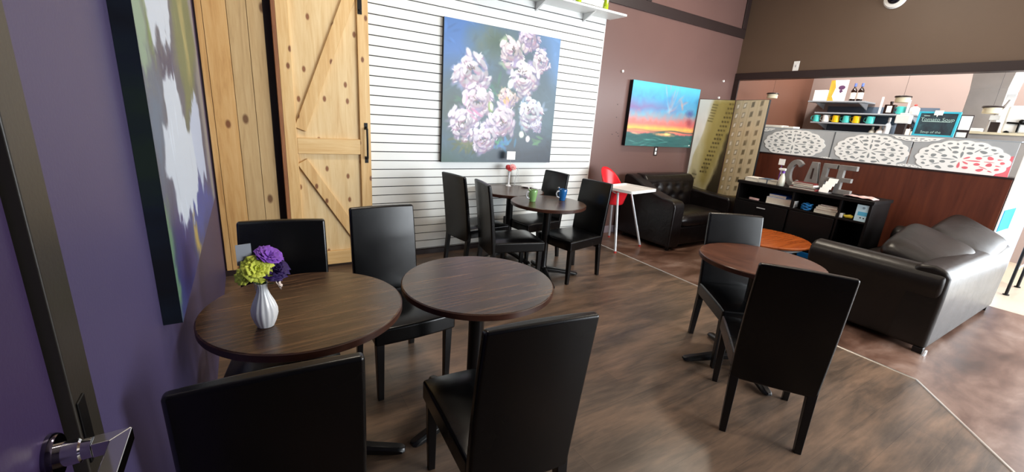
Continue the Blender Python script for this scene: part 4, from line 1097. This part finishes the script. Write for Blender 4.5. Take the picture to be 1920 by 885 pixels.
def ornament(yc, zc, a, bb_, clamp, red=False):
    """white scalloped plate with grey teardrop openings inlaid; mirror symmetric like cut lace"""
    b = MB(); N = 128
    def pt(r_, t): return (yc+a*r_*math.cos(t), zc+bb_*r_*math.sin(t))
    def cl(p): return (min(max(p[0], clamp[0]), clamp[1]), min(max(p[1], clamp[2]), clamp[3]))
    rim = []
    for i in range(N):
        t = 2*PI*i/N
        rim.append(cl(pt(.93+.055*abs(math.cos(8*t))+.03*abs(math.cos(t))**6, t)))
    b.prism(rim, PX-.0032, PX+.001, 'yz')
    def blob(t0, r0, r1, wd, pinch=.5, curl=0, n=12):
        q = []
        for i in range(n):
            s_ = 2*PI*i/n; c = math.cos(s_)
            r_ = (r0+r1)/2+(r1-r0)/2*c
            q.append(pt(r_, t0+wd*math.sin(s_)*(1-pinch*.5*(1+c))+curl*c*c))
        if any(p[0] < clamp[0]+.004 or p[0] > clamp[1]-.004 or p[1] < clamp[2]+.003 or p[1] > clamp[3]-.003 for p in q): return
        cy = sum(p[0] for p in q)/n; cz = sum(p[1] for p in q)/n
        b.cur = 2 if (red and cy < 1.30 and cz < 1.425) else 1  # low right openings take the painted red reflection colour
        b.prism(q, PX-.0040, PX-.0030, 'yz'); b.cur = 0
    for k in range(16): blob(2*PI*k/16, .80, .89, .085, .3)
    for k in range(16): blob(2*PI*(k+.5)/16, .74, .86, .05, .9)
    for k in range(12):
        t = 2*PI*(k+.5)/12; blob(t-.06, .56, .68, .16, .2, .05)
        blob(2*PI*k/12, .48, .70, .045, .7)
    for k in range(8): blob(2*PI*(k+.5)/8, .33, .46, .20, .3)
    for k in range(4): blob(2*PI*k/4, .10, .42, .13, .3)
    for k in range(4): blob(2*PI*(k+.5)/4, .08, .26, .22, .3)
    return b
CL = (.93, 3.45, 1.264, 1.581)
LM = [plain('lace_opening_grey', '#8f9496', .4, 0, .06), M['redreflect']]
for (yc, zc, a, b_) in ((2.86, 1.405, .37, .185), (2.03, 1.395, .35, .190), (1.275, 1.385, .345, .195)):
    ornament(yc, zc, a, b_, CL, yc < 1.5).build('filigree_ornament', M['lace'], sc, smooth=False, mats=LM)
for (yc, zc, a, b_) in ((3.30, 1.60, .18, .07), (1.655, 1.615, .24, .085), (2.45, 1.23, .10, .05), (1.66, 1.235, .15, .06)):
    ornament(yc, zc, a, b_, (.93, 3.45, 1.2635, 1.5815)).build('filigree_ornament', M['lace'], sc, smooth=False, mats=LM)

# bright drinks display beyond the counter end
mb().box(PX, PX+.56, .862, .874, .0, 1.597).build('end_panel', M['whitepl'], sc, .002)
cy_ = mb().box(PX+.02, PX+.50, .857, .8615, .74, .955).build('cyan_panel', M['cyan'], sc)
mb().box(PX+.50, PX+.555, .857, .8615, .56, .955).build('printed_border', plain('pale_cyan_print', '#a9e4f2', .4), sc)
b = mb()
for (x, z) in ((.18, 1.08), (.30, 1.10), (.40, 1.05), (.22, 1.34), (.42, 1.42), (.33, 1.25)): b.box(PX+x, PX+x+.035, .859, .8615, z, z+.022)
b.build('printed_marks', M['panel'], sc)
dc = thing('display_cooler', 'white refrigerated display with blue grey front past the right end of the counter', 'cooler', (6.69, .87, 0))
mb().box(0, .88, .012, .60, .1, 1.12).build('cooler_body', M['whitepl'], dc, .01)
mb().box(.0, .87, .003, .0115, .14, .90).build('blue_grey_panel', plain('blue_grey_print', '#8b9cb4', .4), dc)
mb().prism([(.05, .50), (.10, .50), (.13, .66), (.22, .66), (.24, .82), (.10, .84), (.07, .7)], -.001, .0025, 'xz').build('white_lettering', plain('white_vinyl_print', '#ffffff', .4), dc)
mb().prism([(.34, .56), (.39, .56), (.41, .78), (.37, .80)], -.001, .0025, 'xz').build('white_lettering', plain('white_vinyl_print_small', '#ffffff', .4), dc)
mb().box(0.02, .86, .03, .58, 0, .1).build('plinth', M['trim'], dc)
# steel-legged stand
sd = thing('side_stand', 'tall narrow black legged stand at the far right edge beside the sofa back', 'stand', (6.88, .725, 0))
for x, y in ((0, 0), (.55, 0)):
    mb().tube([(x, y, .012), (x+.0, y, .85)], .014, 12).build('leg', M['blackmetal'], sd)
    mb().tube([(x, y, 0), (x, y, .012)], .026, 14).build('foot_glide', M['blackmetal'], sd)
mb().box(-.03, .58, -.03, .04, .85, .875).build('stand_top', M['blackmetal'], sd, .003)
mb().tube([(0, 0, .3), (.55, 0, .3)], .009, 8).build('stretcher', M['silver'], sd)

# ------------------------------------------------------------------ things on the counter ledge
LZ = 1.598
o = thing('paper_tray', 'flat white paper tray on the left end of the counter ledge', 'tray', (6.25, 3.25, LZ), R(3))
mb().prism(rr(-.09, .09, -.17, .10, .02), 0, .008, 'xy').ring(rr(-.09, .09, -.17, .10, .02), .008, .008, .03, 'xy').build('tray_body', M['label'], o)
o = tag(mb().box(-.07, .07, -.12, .09, 0, .022).build('paper_stack', M['card'], None, .002), 'stack of white papers right of the tray on the counter ledge', 'paper'); o.location = (6.25, 3.05, LZ); o.rotation_euler = (0, 0, R(-6))
cbd = thing('chalkboard_sign', 'turquoise framed chalkboard with chalk writing standing on the counter ledge', 'chalkboard', (6.36, 1.615, LZ), 0)
Tc = Matrix.Rotation(R(8), 4, 'Y')
def tc_(b): return moved(b, Tc)
tc_(mb().box(0, .012, -.150, .150, .018, .245)).build('slate', M['chalk'], cbd)
tc_(mb().box(-.006, .016, -.17, -.150, 0, .265).box(-.006, .016, .150, .17, 0, .265).box(-.006, .016, -.150, .150, 0, .020).box(-.006, .016, -.150, .150, .245, .265)).build('frame', M['tealframe'], cbd, .002)
def text_mesh(txt, size, mat, parent, T, name, ext=.0006):
    cu = bpy.data.curves.new(name, 'FONT'); cu.body = txt; cu.size = size; cu.extrude = ext; cu.align_x = 'CENTER'
    ob = bpy.data.objects.new(name, cu); COL.objects.link(ob)
    bpy.context.view_layer.update()
    me = bpy.data.meshes.new_from_object(ob.evaluated_get(bpy.context.evaluated_depsgraph_get()))
    bpy.data.objects.remove(ob, do_unlink=True)
    me.transform(T); me.materials.clear(); me.materials.append(mat)
    o = bpy.data.objects.new(name, me); COL.objects.link(o); o.parent = parent; return o
# text plane facing -X : local x -> -Y, local y -> Z
TX = Matrix(((0, 0, -1, 0), (-1, 0, 0, 0), (0, 1, 0, 0), (0, 0, 0, 1)))
text_mesh('Tomato Soup', .050, M['chalkmark'], cbd, Tc @ Matrix.Translation((-.001, 0, .165)) @ TX, 'chalk_writing')
text_mesh('Soup of the', .036, M['chalkmark'], cbd, Tc @ Matrix.Translation((-.001, .02, .035)) @ TX, 'chalk_writing')
tc_(mb().box(-.0012, -.0002, -.11, .12, .155, .162).box(-.0012, -.0002, .07, .12, .215, .222)).build('chalk_underline', M['chalkmark'], cbd)
tc_(mb().box(-.012, -.0075, -.03, .04, .225, .275).prism([(.005, .226), (.018, .226), (.010, .205)], -.012, -.0075, 'yz')).build('speech_bubble_note', M['card'], cbd)
mb().box(.012, .07, -.12, .12, .0, .01).build('stand', M['trim'], cbd)
o = thing('framed_notice', 'white notice in a dark frame just right of the chalkboard', 'notice', (6.40, 1.40, LZ), R(0))
mb().box(.0, .01, -.055, .045, 0, .235).build('frame', M['trim'], o, .002)
mb().box(-.001, .0, -.048, .038, .085, .225).box(-.001, 0, -.04, .038, .01, .06).build('notice_sheet', M['card'], o)
o = thing('napkin_dispenser', 'white napkin dispenser left of the chalkboard on the counter ledge', 'dispenser', (6.30, 1.885, LZ+.0), 0)
mb().box(-.04, .05, -.075, .055, .12, .215).build('dispenser_body', M['whitepl'], o, .01, 3)
mb().box(-.02, .03, -.05, .03, 0, .12).build('pedestal', M['trim'], o, .003)
mb().box(-.02, .02, -.045, .03, .2155, .235).build('napkin', M['card'], o, .006)

# right service shelf and coffee machine
rs = thing('service_shelf', 'pale beige slab shelf at the right behind the counter', 'shelf', (6.80, .90, 1.66))
mb().box(0, .5, 0, .58, 0, .025).build('slab', M['beige'], rs, .004)
mb().box(.02, .48, .02, .56, -.535, -.001).build('steel_front', M['steel'], rs, .003)
cm = thing('coffee_machine', 'white coffee machine with black tap on the pale shelf at the right edge', 'coffee machine', (6.9, .95, 1.686))
mb().box(.0, .25, -.04, .27, 0, .28).build('machine_body', M['whitepl'], cm, .02, 3)
mb().tube([(-.012, .15, .01), (-.012, .15, .10)], .010, 10).tube([(-.012, .24, .105), (-.012, .02, .095)], .010, 10).ell((-.012, .14, .12), (.016, .02, .022)).build('tap', M['blackmetal'], cm)
mb().tube([(.0, .22, .005), (-.04, .22, .005)], .018, 12).build('drip_nozzle', M['blackmetal'], cm)
o = tag(mb().box(-.04, .04, -.055, .055, 0, .035).build('butter_box', M['card'], None, .004), 'small white box at the left end of the pale shelf', 'box'); o.location = (6.86, 1.40, 1.686)
b = mb().tube([(0, .03, .0), (0, .03, .12), (0, .0, .20), (0, -.05, .30), (0, -.07, .36)], .012, 8)
bk = thing('wall_bracket', 'steel multi arm bracket with white tags beside the coffee machine', 'bracket', (6.95, 1.30, 1.686))
b.build('arm', M['steel'], bk)
mb().box(-.02, -.005, -.10, -.03, .34, .40).box(-.02, -.005, -.04, .04, .13, .18).build('white_tag', M['card'], bk, .003)
mb().box(-.01, .03, -.05, .02, .0, .11).build('grip', M['trim'], bk, .004)
hd = thing('extractor_duct', 'stainless steel duct column at the right of the kitchen opening', 'duct', (7.6, 1.40, 0))
mb().box(0, .5, 0, .32, .0, 2.75).build('duct_body', M['steel'], hd, .004)
mb().prism([(-.05, 2.75), (.37, 2.75), (.32, 2.2), (0, 2.2)], -.01, .51, 'yz').build('flare', M['steel'], hd, .003)

# pendants
def pendant(loc, label):
    t = thing('pendant_lamp', label, 'lamp', loc, 0, 'drum pendant lamps over the counter')
    mb().lathe([(.0001, -.025), (.068, -.025), (.072, -.02), (.072, .035), (.0001, .035)], 32).build('lamp_shade', M['beige'], t)
    mb().lathe([(.0001, .035), (.082, .035), (.085, .04), (.08, .052), (.01, .062), (.0001, .062)], 32).build('cap', M['trim'], t)
    mb().tube([(0, 0, .06), (0, 0, CZ-loc[2]-.002)], .0015, 6).build('cord', M['trim'], t)
    return t
p0 = pendant((6.95, 3.72, 2.06), 'beige drum pendant lamp at the left of the kitchen opening')
pl_ = [((6.9, 2.12, 2.01), 'beige drum pendant lamp in front of the rose kitchen wall'), ((6.9, 1.335, 1.905), 'beige drum pendant lamp beside the steel duct')]
for l_, lb in pl_: dup(p0, l_, 0, lb)

# ------------------------------------------------------------------ kitchen back shelves
SX0, SX1 = 8.62, 9.04
def shelf(name, label, y0, y1, z, x0=SX0):
    t = thing(name, label, 'shelf', (x0, y0, z), 0, 'wall shelves in the kitchen')
    mb().box(0, SX1-x0, 0, y1-y0, 0, .022).build('shelf_board', M['shelfgrey'], t, .002)
    for y in (.1, y1-y0-.1):
        mb().prism([(SX1-x0-.01, -.001), (.06, -.001), (SX1-x0-.01, -.10)], y-.008, y+.008, 'xz').build('bracket', M['silver'], t)
    return t
shelf('wall_shelf', 'top grey kitchen shelf holding the poster and two wine bottles', 3.12, 3.97, 2.105)
shelf('wall_shelf', 'middle grey kitchen shelf above the row of mugs', 2.42, 3.82, 1.915)
shelf('wall_shelf', 'lower grey kitchen shelf with teal and yellow mugs', 2.76, 3.85, 1.752)
shelf('wall_shelf', 'lowest grey kitchen shelf carrying syrup bottles behind the panels', 2.25, 3.85, 1.54)
o = tag(mb().box(SX1-.004, SX1+.004, 2.30, 3.80, 1.45, 2.06).build('backboard', M['slate']), 'blue grey backboard behind the kitchen shelves', 'board')
for y, z0, z1, lb in ((2.90, 1.938, 2.19, 'white shelf upright left of the dark square bottle'), (2.56, 1.938, 2.15, 'white shelf upright right of the teal cup')):
    o = tag(mb().box(8.63, 8.65, y-.012, y+.012, z0, z1).build('shelf_upright', M['whitepl']), lb, 'upright')
ZT = 2.128
o = tag(mb().box(8.66, 8.80, 3.72, 3.92, 0, .18).build('cardboard_box', M['card'], None, .004), 'white box at the left end of the top kitchen shelf', 'box'); o.location.z = ZT
po = thing('bird_poster', 'white and orange poster with a dark eye on the top kitchen shelf', 'poster', (8.70, 3.45, ZT), 0)
mb().box(0, .012, 0, .26, 0, .34).build('poster_board', M['card'], po)
mb().prism([(.26, 0), (.26, .34), (.20, .34), (.17, .22), (.20, .08), (.16, 0)], -.0012, -.0002, 'yz').build('orange_print', plain('orange_print', '#f0a03c', .5, 0, .2), po)
mb().prism([(.05+.05*math.cos(t)+.03, .22+.035*math.sin(t)) for t in np.linspace(0, 2*PI, 20, endpoint=False)], -.0024, -.0012, 'yz').prism([(.08, .19), (.11, .17), (.085, .13), (.05, .16)], -.0024, -.0012, 'yz').build('eye_print', plain('plum_print', '#5a3b5e', .5), po)
o = tag(mb().prism([(0, 0), (.07, 0), (.01, .36)], 0, .01, 'yz').build('pennant', plain('red_orange_card', '#c8502c', .5)), 'red orange triangular card behind the bird poster', 'card'); o.location = (8.80, 3.70, ZT)
def bottle(label, loc, glass, lab, h=.28, r_=.036, cap=None, grp='bottles in the kitchen'):
    t = thing('bottle', label, 'bottle', loc, 0, grp)
    mb().lathe([(r_*.95, 0), (r_, .005), (r_, h*.58), (r_*.8, h*.66), (r_*.36, h*.76), (r_*.34, h*.96), (r_*.40, h*.965), (r_*.40, h), (.0001, h)], 20).build('bottle_body', glass, t)
    if lab: mb().lathe([(r_*1.015, h*.12), (r_*1.02, h*.13), (r_*1.02, h*.47), (r_*1.015, h*.48)], 20).build('label_wrap', lab, t)
    if cap: mb().lathe([(r_*.42, h*.82), (r_*.43, h*.82), (r_*.43, h*1.005), (.0001, h*1.01)], 14).build('cap', cap, t)
    return t
bottle('wine bottle with blue foil and white label, nearer the poster', (8.70, 3.34, ZT), M['brownglass'], M['label'], .28, .042, M['bluecap'])
bottle('wine bottle with blue foil and white label, farther right from the poster', (8.70, 3.24, ZT), M['brownglass'], M['label'], .28, .042, M['bluecap'])
ZM = 1.938
t = thing('square_bottle', 'dark square bottle with a white label on the middle kitchen shelf', 'bottle', (8.69, 2.79, ZM))
mb().box(-.05, .05, -.065, .065, 0, .14).lathe([(.02, .14), (.016, .16), (.022, .165), (.022, .19), (.0001, .19)], 14).build('bottle_body', M['brownglass'], t, .008, 3)
mb().box(-.0515, -.0505, -.035, .03, .02, .12).build('label_wrap', M['label'], t)
def smug(mat, label, loc, grp='mugs on the lower kitchen shelf', s=1.0):
    t = thing('mug', label, 'mug', loc, 0, grp)
    mb().lathe([(.036*s, 0), (.045*s, .006), (.047*s, .10*s), (.044*s, .10*s), (.041*s, .012), (.0001, .010)], 20).build('mug_body', mat, t)
    mb().tube([(0, .045*s, .085*s), (0, .075*s, .075*s), (0, .075*s, .035*s), (0, .045*s, .02*s)], .007, 8).build('handle', mat, t)
    return t
smug(M['teal'], 'teal cup on the middle kitchen shelf right of the dark bottle', (8.69, 2.65, ZM), 'cups on the middle kitchen shelf', 1.15)
t = thing('sugar_canister', 'white canister with a knob lid at the right end of the middle kitchen shelf', 'canister', (8.69, 2.49, ZM))
mb().lathe([(.055, 0), (.06, .01), (.06, .09), (.02, .12), (.0001, .12)], 24).build('canister_body', M['whitepl'], t)
mb().ell((0, 0, .135), (.02, .02, .018)).build('knob', M['redfoot'], t)
ZL = 1.775
for y, m_, lb in ((3.79, 'teal', 'teal mug at the left end of the lower kitchen shelf'), (3.64, 'whitepl', 'white mug between the first teal and yellow mugs'), (3.49, 'yellow', 'yellow mug third from the left on the kitchen shelf'), (3.335, 'teal', 'teal mug between the two yellow mugs'), (3.19, 'yellow', 'yellow mug right of the middle teal mug'), (3.00, 'teal', 'teal mug alone at the right of the kitchen shelf')):
    smug(M[m_], lb, (8.68, y, ZL), s=1.15)
ZB = 1.563
for i, (y, g_, lb_, h, r_, cap, lab) in enumerate((
    (2.94, 'spraywhite', None, .17, .045, None, 'squat grey white jar at the left of the kitchen bottle row'),
    (2.84, 'whitepl', None, .19, .05, None, 'short white jug second in the kitchen bottle row'),
    (2.755, 'clearish', None, .32, .046, 'whitepl', 'tall clear pump bottle in the kitchen bottle row'),
    (2.665, 'slate', None, .30, .035, 'whitepl', 'grey blue bottle right of the clear pump bottle'),
    (2.58, 'brownglass', 'label', .31, .038, 'whitepl', 'dark syrup bottle with cream label, first of the dark ones'),
    (2.50, 'brownglass', 'label', .34, .038, None, 'dark tall syrup bottle with cream label in the middle of the dark ones'),
    (2.42, 'brownglass', 'label', .27, .036, 'redfoot', 'amber topped dark bottle left of the yellow labelled one'),
    (2.335, 'brownglass', 'yl', .28, .042, 'redbook', 'dark bottle with a yellow label beside the chalkboard'))):
    bottle(lab, (8.70, y, ZB), M[g_], M[lb_] if lb_ else None, h, r_, M[cap] if cap else None)

# ------------------------------------------------------------------ high shelf on slatwall with green bottles
hs = thing('slatwall_shelf', 'white display shelf hung high on the slatwall', 'shelf', (1.9, WY-.026, 2.68))
mb().box(0, 1.93, -.27, 0, 0, .022).build('shelf_board', M['white'], hs, .002)
for x in (.86, 1.52): mb().prism([(-.001, -.001), (-.20, -.001), (-.001, -.085)], x-.01, x+.01, 'yz').build('bracket', M['white'], hs)
for i, (x, y) in enumerate(((3.15, 3.93), (3.55, 3.94), (2.75, 3.93))):
    t = thing('green_bottle', ('lime green glass bottle on the high white shelf, nearer the painting', 'lime green glass bottle at the right end of the high white shelf', 'lime green glass bottle at the left part of the high white shelf')[i], 'bottle', (x, y, 2.7035), 0, 'green bottles on the high shelf')
    mb().lathe([(.028, 0), (.032, .004), (.032, .06), (.024, .09), (.020, .16), (.024, .20), (.018, .205), (.0001, .19)], 20).build('bottle_body', M['glassgreen'], t)
    mb().lathe([(.021, .19), (.022, .21), (.0001, .212)], 14).build('stopper', M['glassgreen'], t)

# wall fittings
def plate(name, label, cat, loc, w, h, face, dark=False):
    t = thing(name, label, cat, loc)
    if face == 'y':
        mb().box(-w/2, w/2, -.006, 0, -h/2, h/2).build('cover_plate', M['trim'] if dark else M['whitepl'], t, .002)
        mb().box(-w*.22, w*.22, -.009, -.0055, .006, h*.36).box(-w*.22, w*.22, -.009, -.0055, -h*.36, -.006).build('socket', M['whitepl'], t, .002)
    else:
        mb().box(-.006, 0, -w/2, w/2, -h/2, h/2).build('cover_plate', M['whitepl'], t, .002)
        mb().box(-.011, -.0055, -w*.12, w*.12, -h*.12, h*.12).build('switch_toggle', M['silver'], t, .002)
    return t
plate('wall_outlet', 'black wall outlet with white sockets under the sunset painting', 'outlet', (5.03, WY-.0005, 1.155), .075, .13, 'y', True)
plate('light_switch', 'white switch plate on the dark brown header wall', 'switch', (HX-.0005, 3.31, 2.44), .075, .125, 'x')
kb = mb().tube([(0, 0, 0), (0, -.02, 0)], .016, 14).build('wall_hook', M['whitepl']); kb.location = (4.16, WY-.0005, 2.145); tag(kb, 'round white wall hook left above the sunset painting', 'hook', 'white hooks on the brown wall')
for p, lb in (((6.27, WY-.0005, 1.99), 'white wall hook just above the folding screen'), ((6.31, WY-.0005, 2.235), 'white wall hook high near the corner, above the screen')):
    o = kb.copy(); COL.objects.link(o); o.location = p; o['label'] = lb
b = mb()
nh = 0
for (x, z) in ((4.17, 1.58), (4.20, 1.39), (4.23, 1.375), (4.25, 1.34), (4.16, 1.74), (4.13, 1.36)):
    o = mb().tube([(x, WY+.001, z), (x, WY-.003, z)], .006, 8).build('nail_hole_plug', M['trim'])
    tag(o, 'dark nail hole in the brown wall beside the slatwall', 'nail hole', 'nail holes in the brown wall')
sc2 = thing('security_camera', 'white ringed dark dome security camera high on the header wall', 'camera', (HX-.0005, 2.38, 3.13), 0)
Tq = Matrix.Rotation(-PI/2, 4, 'Y')
mb().lathe([(.11, 0), (.115, .01), (.10, .035), (.07, .04), (.0001, .04)], 40, T=Tq).build('mount_ring', M['whitepl'], sc2)
mb().lathe([(.068, .040), (.062, .065), (.042, .09), (.018, .102), (.0001, .104)], 32, T=Tq).build('dome', M['dome'], sc2)

# ------------------------------------------------------------------ door lever (left foreground)
dl = thing('door_lever', 'polished chrome door lever with round rose on the purple door', 'door handle', (LX-.01, .686, 1.028))
dl.parent = door1
del dl['label']
TY = Matrix.Rotation(PI/2, 4, 'Y')
mb().lathe([(.030, 0), (.0305, .006), (.028, .010), (.0001, .010)], 40, T=TY).build('rose', plain('dark_chrome', '#6a6478', .12, 1), dl)
mb().lathe([(.016, .010), (.016, .030), (.0135, .032), (.0135, .042), (.0001, .042)], 28, T=TY).build('collar', M['chrome'], dl)
w = .0105; TP = .082
mb().prism([(.042, w), (TP, w), (TP-2*w, -w), (.042, -w)], -w, w, 'xy').build('neck', M['chrome'], dl, .0015)
mb().prism([(TP+.0002, w), (TP+.0002, -.115), (TP-2*w, -.115), (TP-2*w+.0002, -w)], -w, w, 'xy').build('lever_arm', M['chrome'], dl, .0015)
del dl['category']

# ------------------------------------------------------------------ lights
wd = bpy.data.worlds.new('sky'); S.world = wd; wd.use_nodes = True
bg = wd.node_tree.nodes['Background']; bg.inputs[0].default_value = (.75, .87, 1, 1); bg.inputs[1].default_value = 2.0
def area(name, loc, rot, sx, sy, power, col=(1, 1, 1), spread=180):
    l = bpy.data.lights.new(name, 'AREA'); l.shape = 'RECTANGLE'; l.size = sx; l.size_y = sy; l.energy = power; l.color = col; l.spread = R(spread)
    o = bpy.data.objects.new(name, l); COL.objects.link(o); o.location = loc; o.rotation_euler = rot
    return o
area('window_daylight', (5.85, WF-.02, 1.65), (R(90), 0, 0), 5.5, 2.4, 440, (.93, .97, 1))
area('window_daylight', (9.07, -1.17, 1.45), (R(90), 0, R(90)), 2.3, 2.6, 150, (.93, .97, 1))
for x, y, p in ((1.0, 2.6, 26), (4.6, 2.4, 48), (3.2, .9, 8)):
    area('ceiling_lamp', (x, y, CZ-.03), (0, 0, 0), .35, .35, p, (1, .88, .72))
for x, y, p in ((7.9, 3.0, 80), (7.9, 1.5, 60)):
    area('kitchen_lamp', (x, y, CZ-.03), (0, 0, 0), .6, .6, p, (1, .95, .9))

# ------------------------------------------------------------------ camera
f, pitch, roll, yaw = 788.21, .2771, .0709, .5704
cp, sp_a, cr, sr = math.cos(pitch), math.sin(pitch), math.cos(roll), math.sin(roll)
def Rz(v): x, y, z = v; return Vector((cr*x-sr*y, sr*x+cr*y, z))
rt, dn, fw = Rz((1, 0, 0)), Rz((0, cp, sp_a)), Rz((0, -sp_a, cp))
hh_ = rt*math.cos(yaw)+fw*math.sin(yaw); dd_ = -rt*math.sin(yaw)+fw*math.cos(yaw)
Mx = Matrix((hh_, dd_, -dn))            # image frame (x right, y down, z forward) -> world
right = Mx @ Vector((1, 0, 0)); up = Mx @ Vector((0, -1, 0)); fwd = Mx @ Vector((0, 0, 1))
rot = Matrix((right, up, -fwd)).transposed()
cam = bpy.data.cameras.new('camera'); co = bpy.data.objects.new('camera', cam); COL.objects.link(co)
co.matrix_world = Matrix.Translation((0, 0, 1.5)) @ rot.to_4x4()
cam.sensor_width = 36; cam.sensor_fit = 'HORIZONTAL'; cam.lens = f/1920*36; cam.clip_start = .02
S.camera = co
S.view_settings.view_transform = 'Standard'; S.view_settings.look = 'None'
S.view_settings.exposure = .38; S.view_settings.gamma = 1; S.view_settings.use_curve_mapping = False
for k in list(bpy.data.objects):
    if 'dummy' in k: del k['dummy']
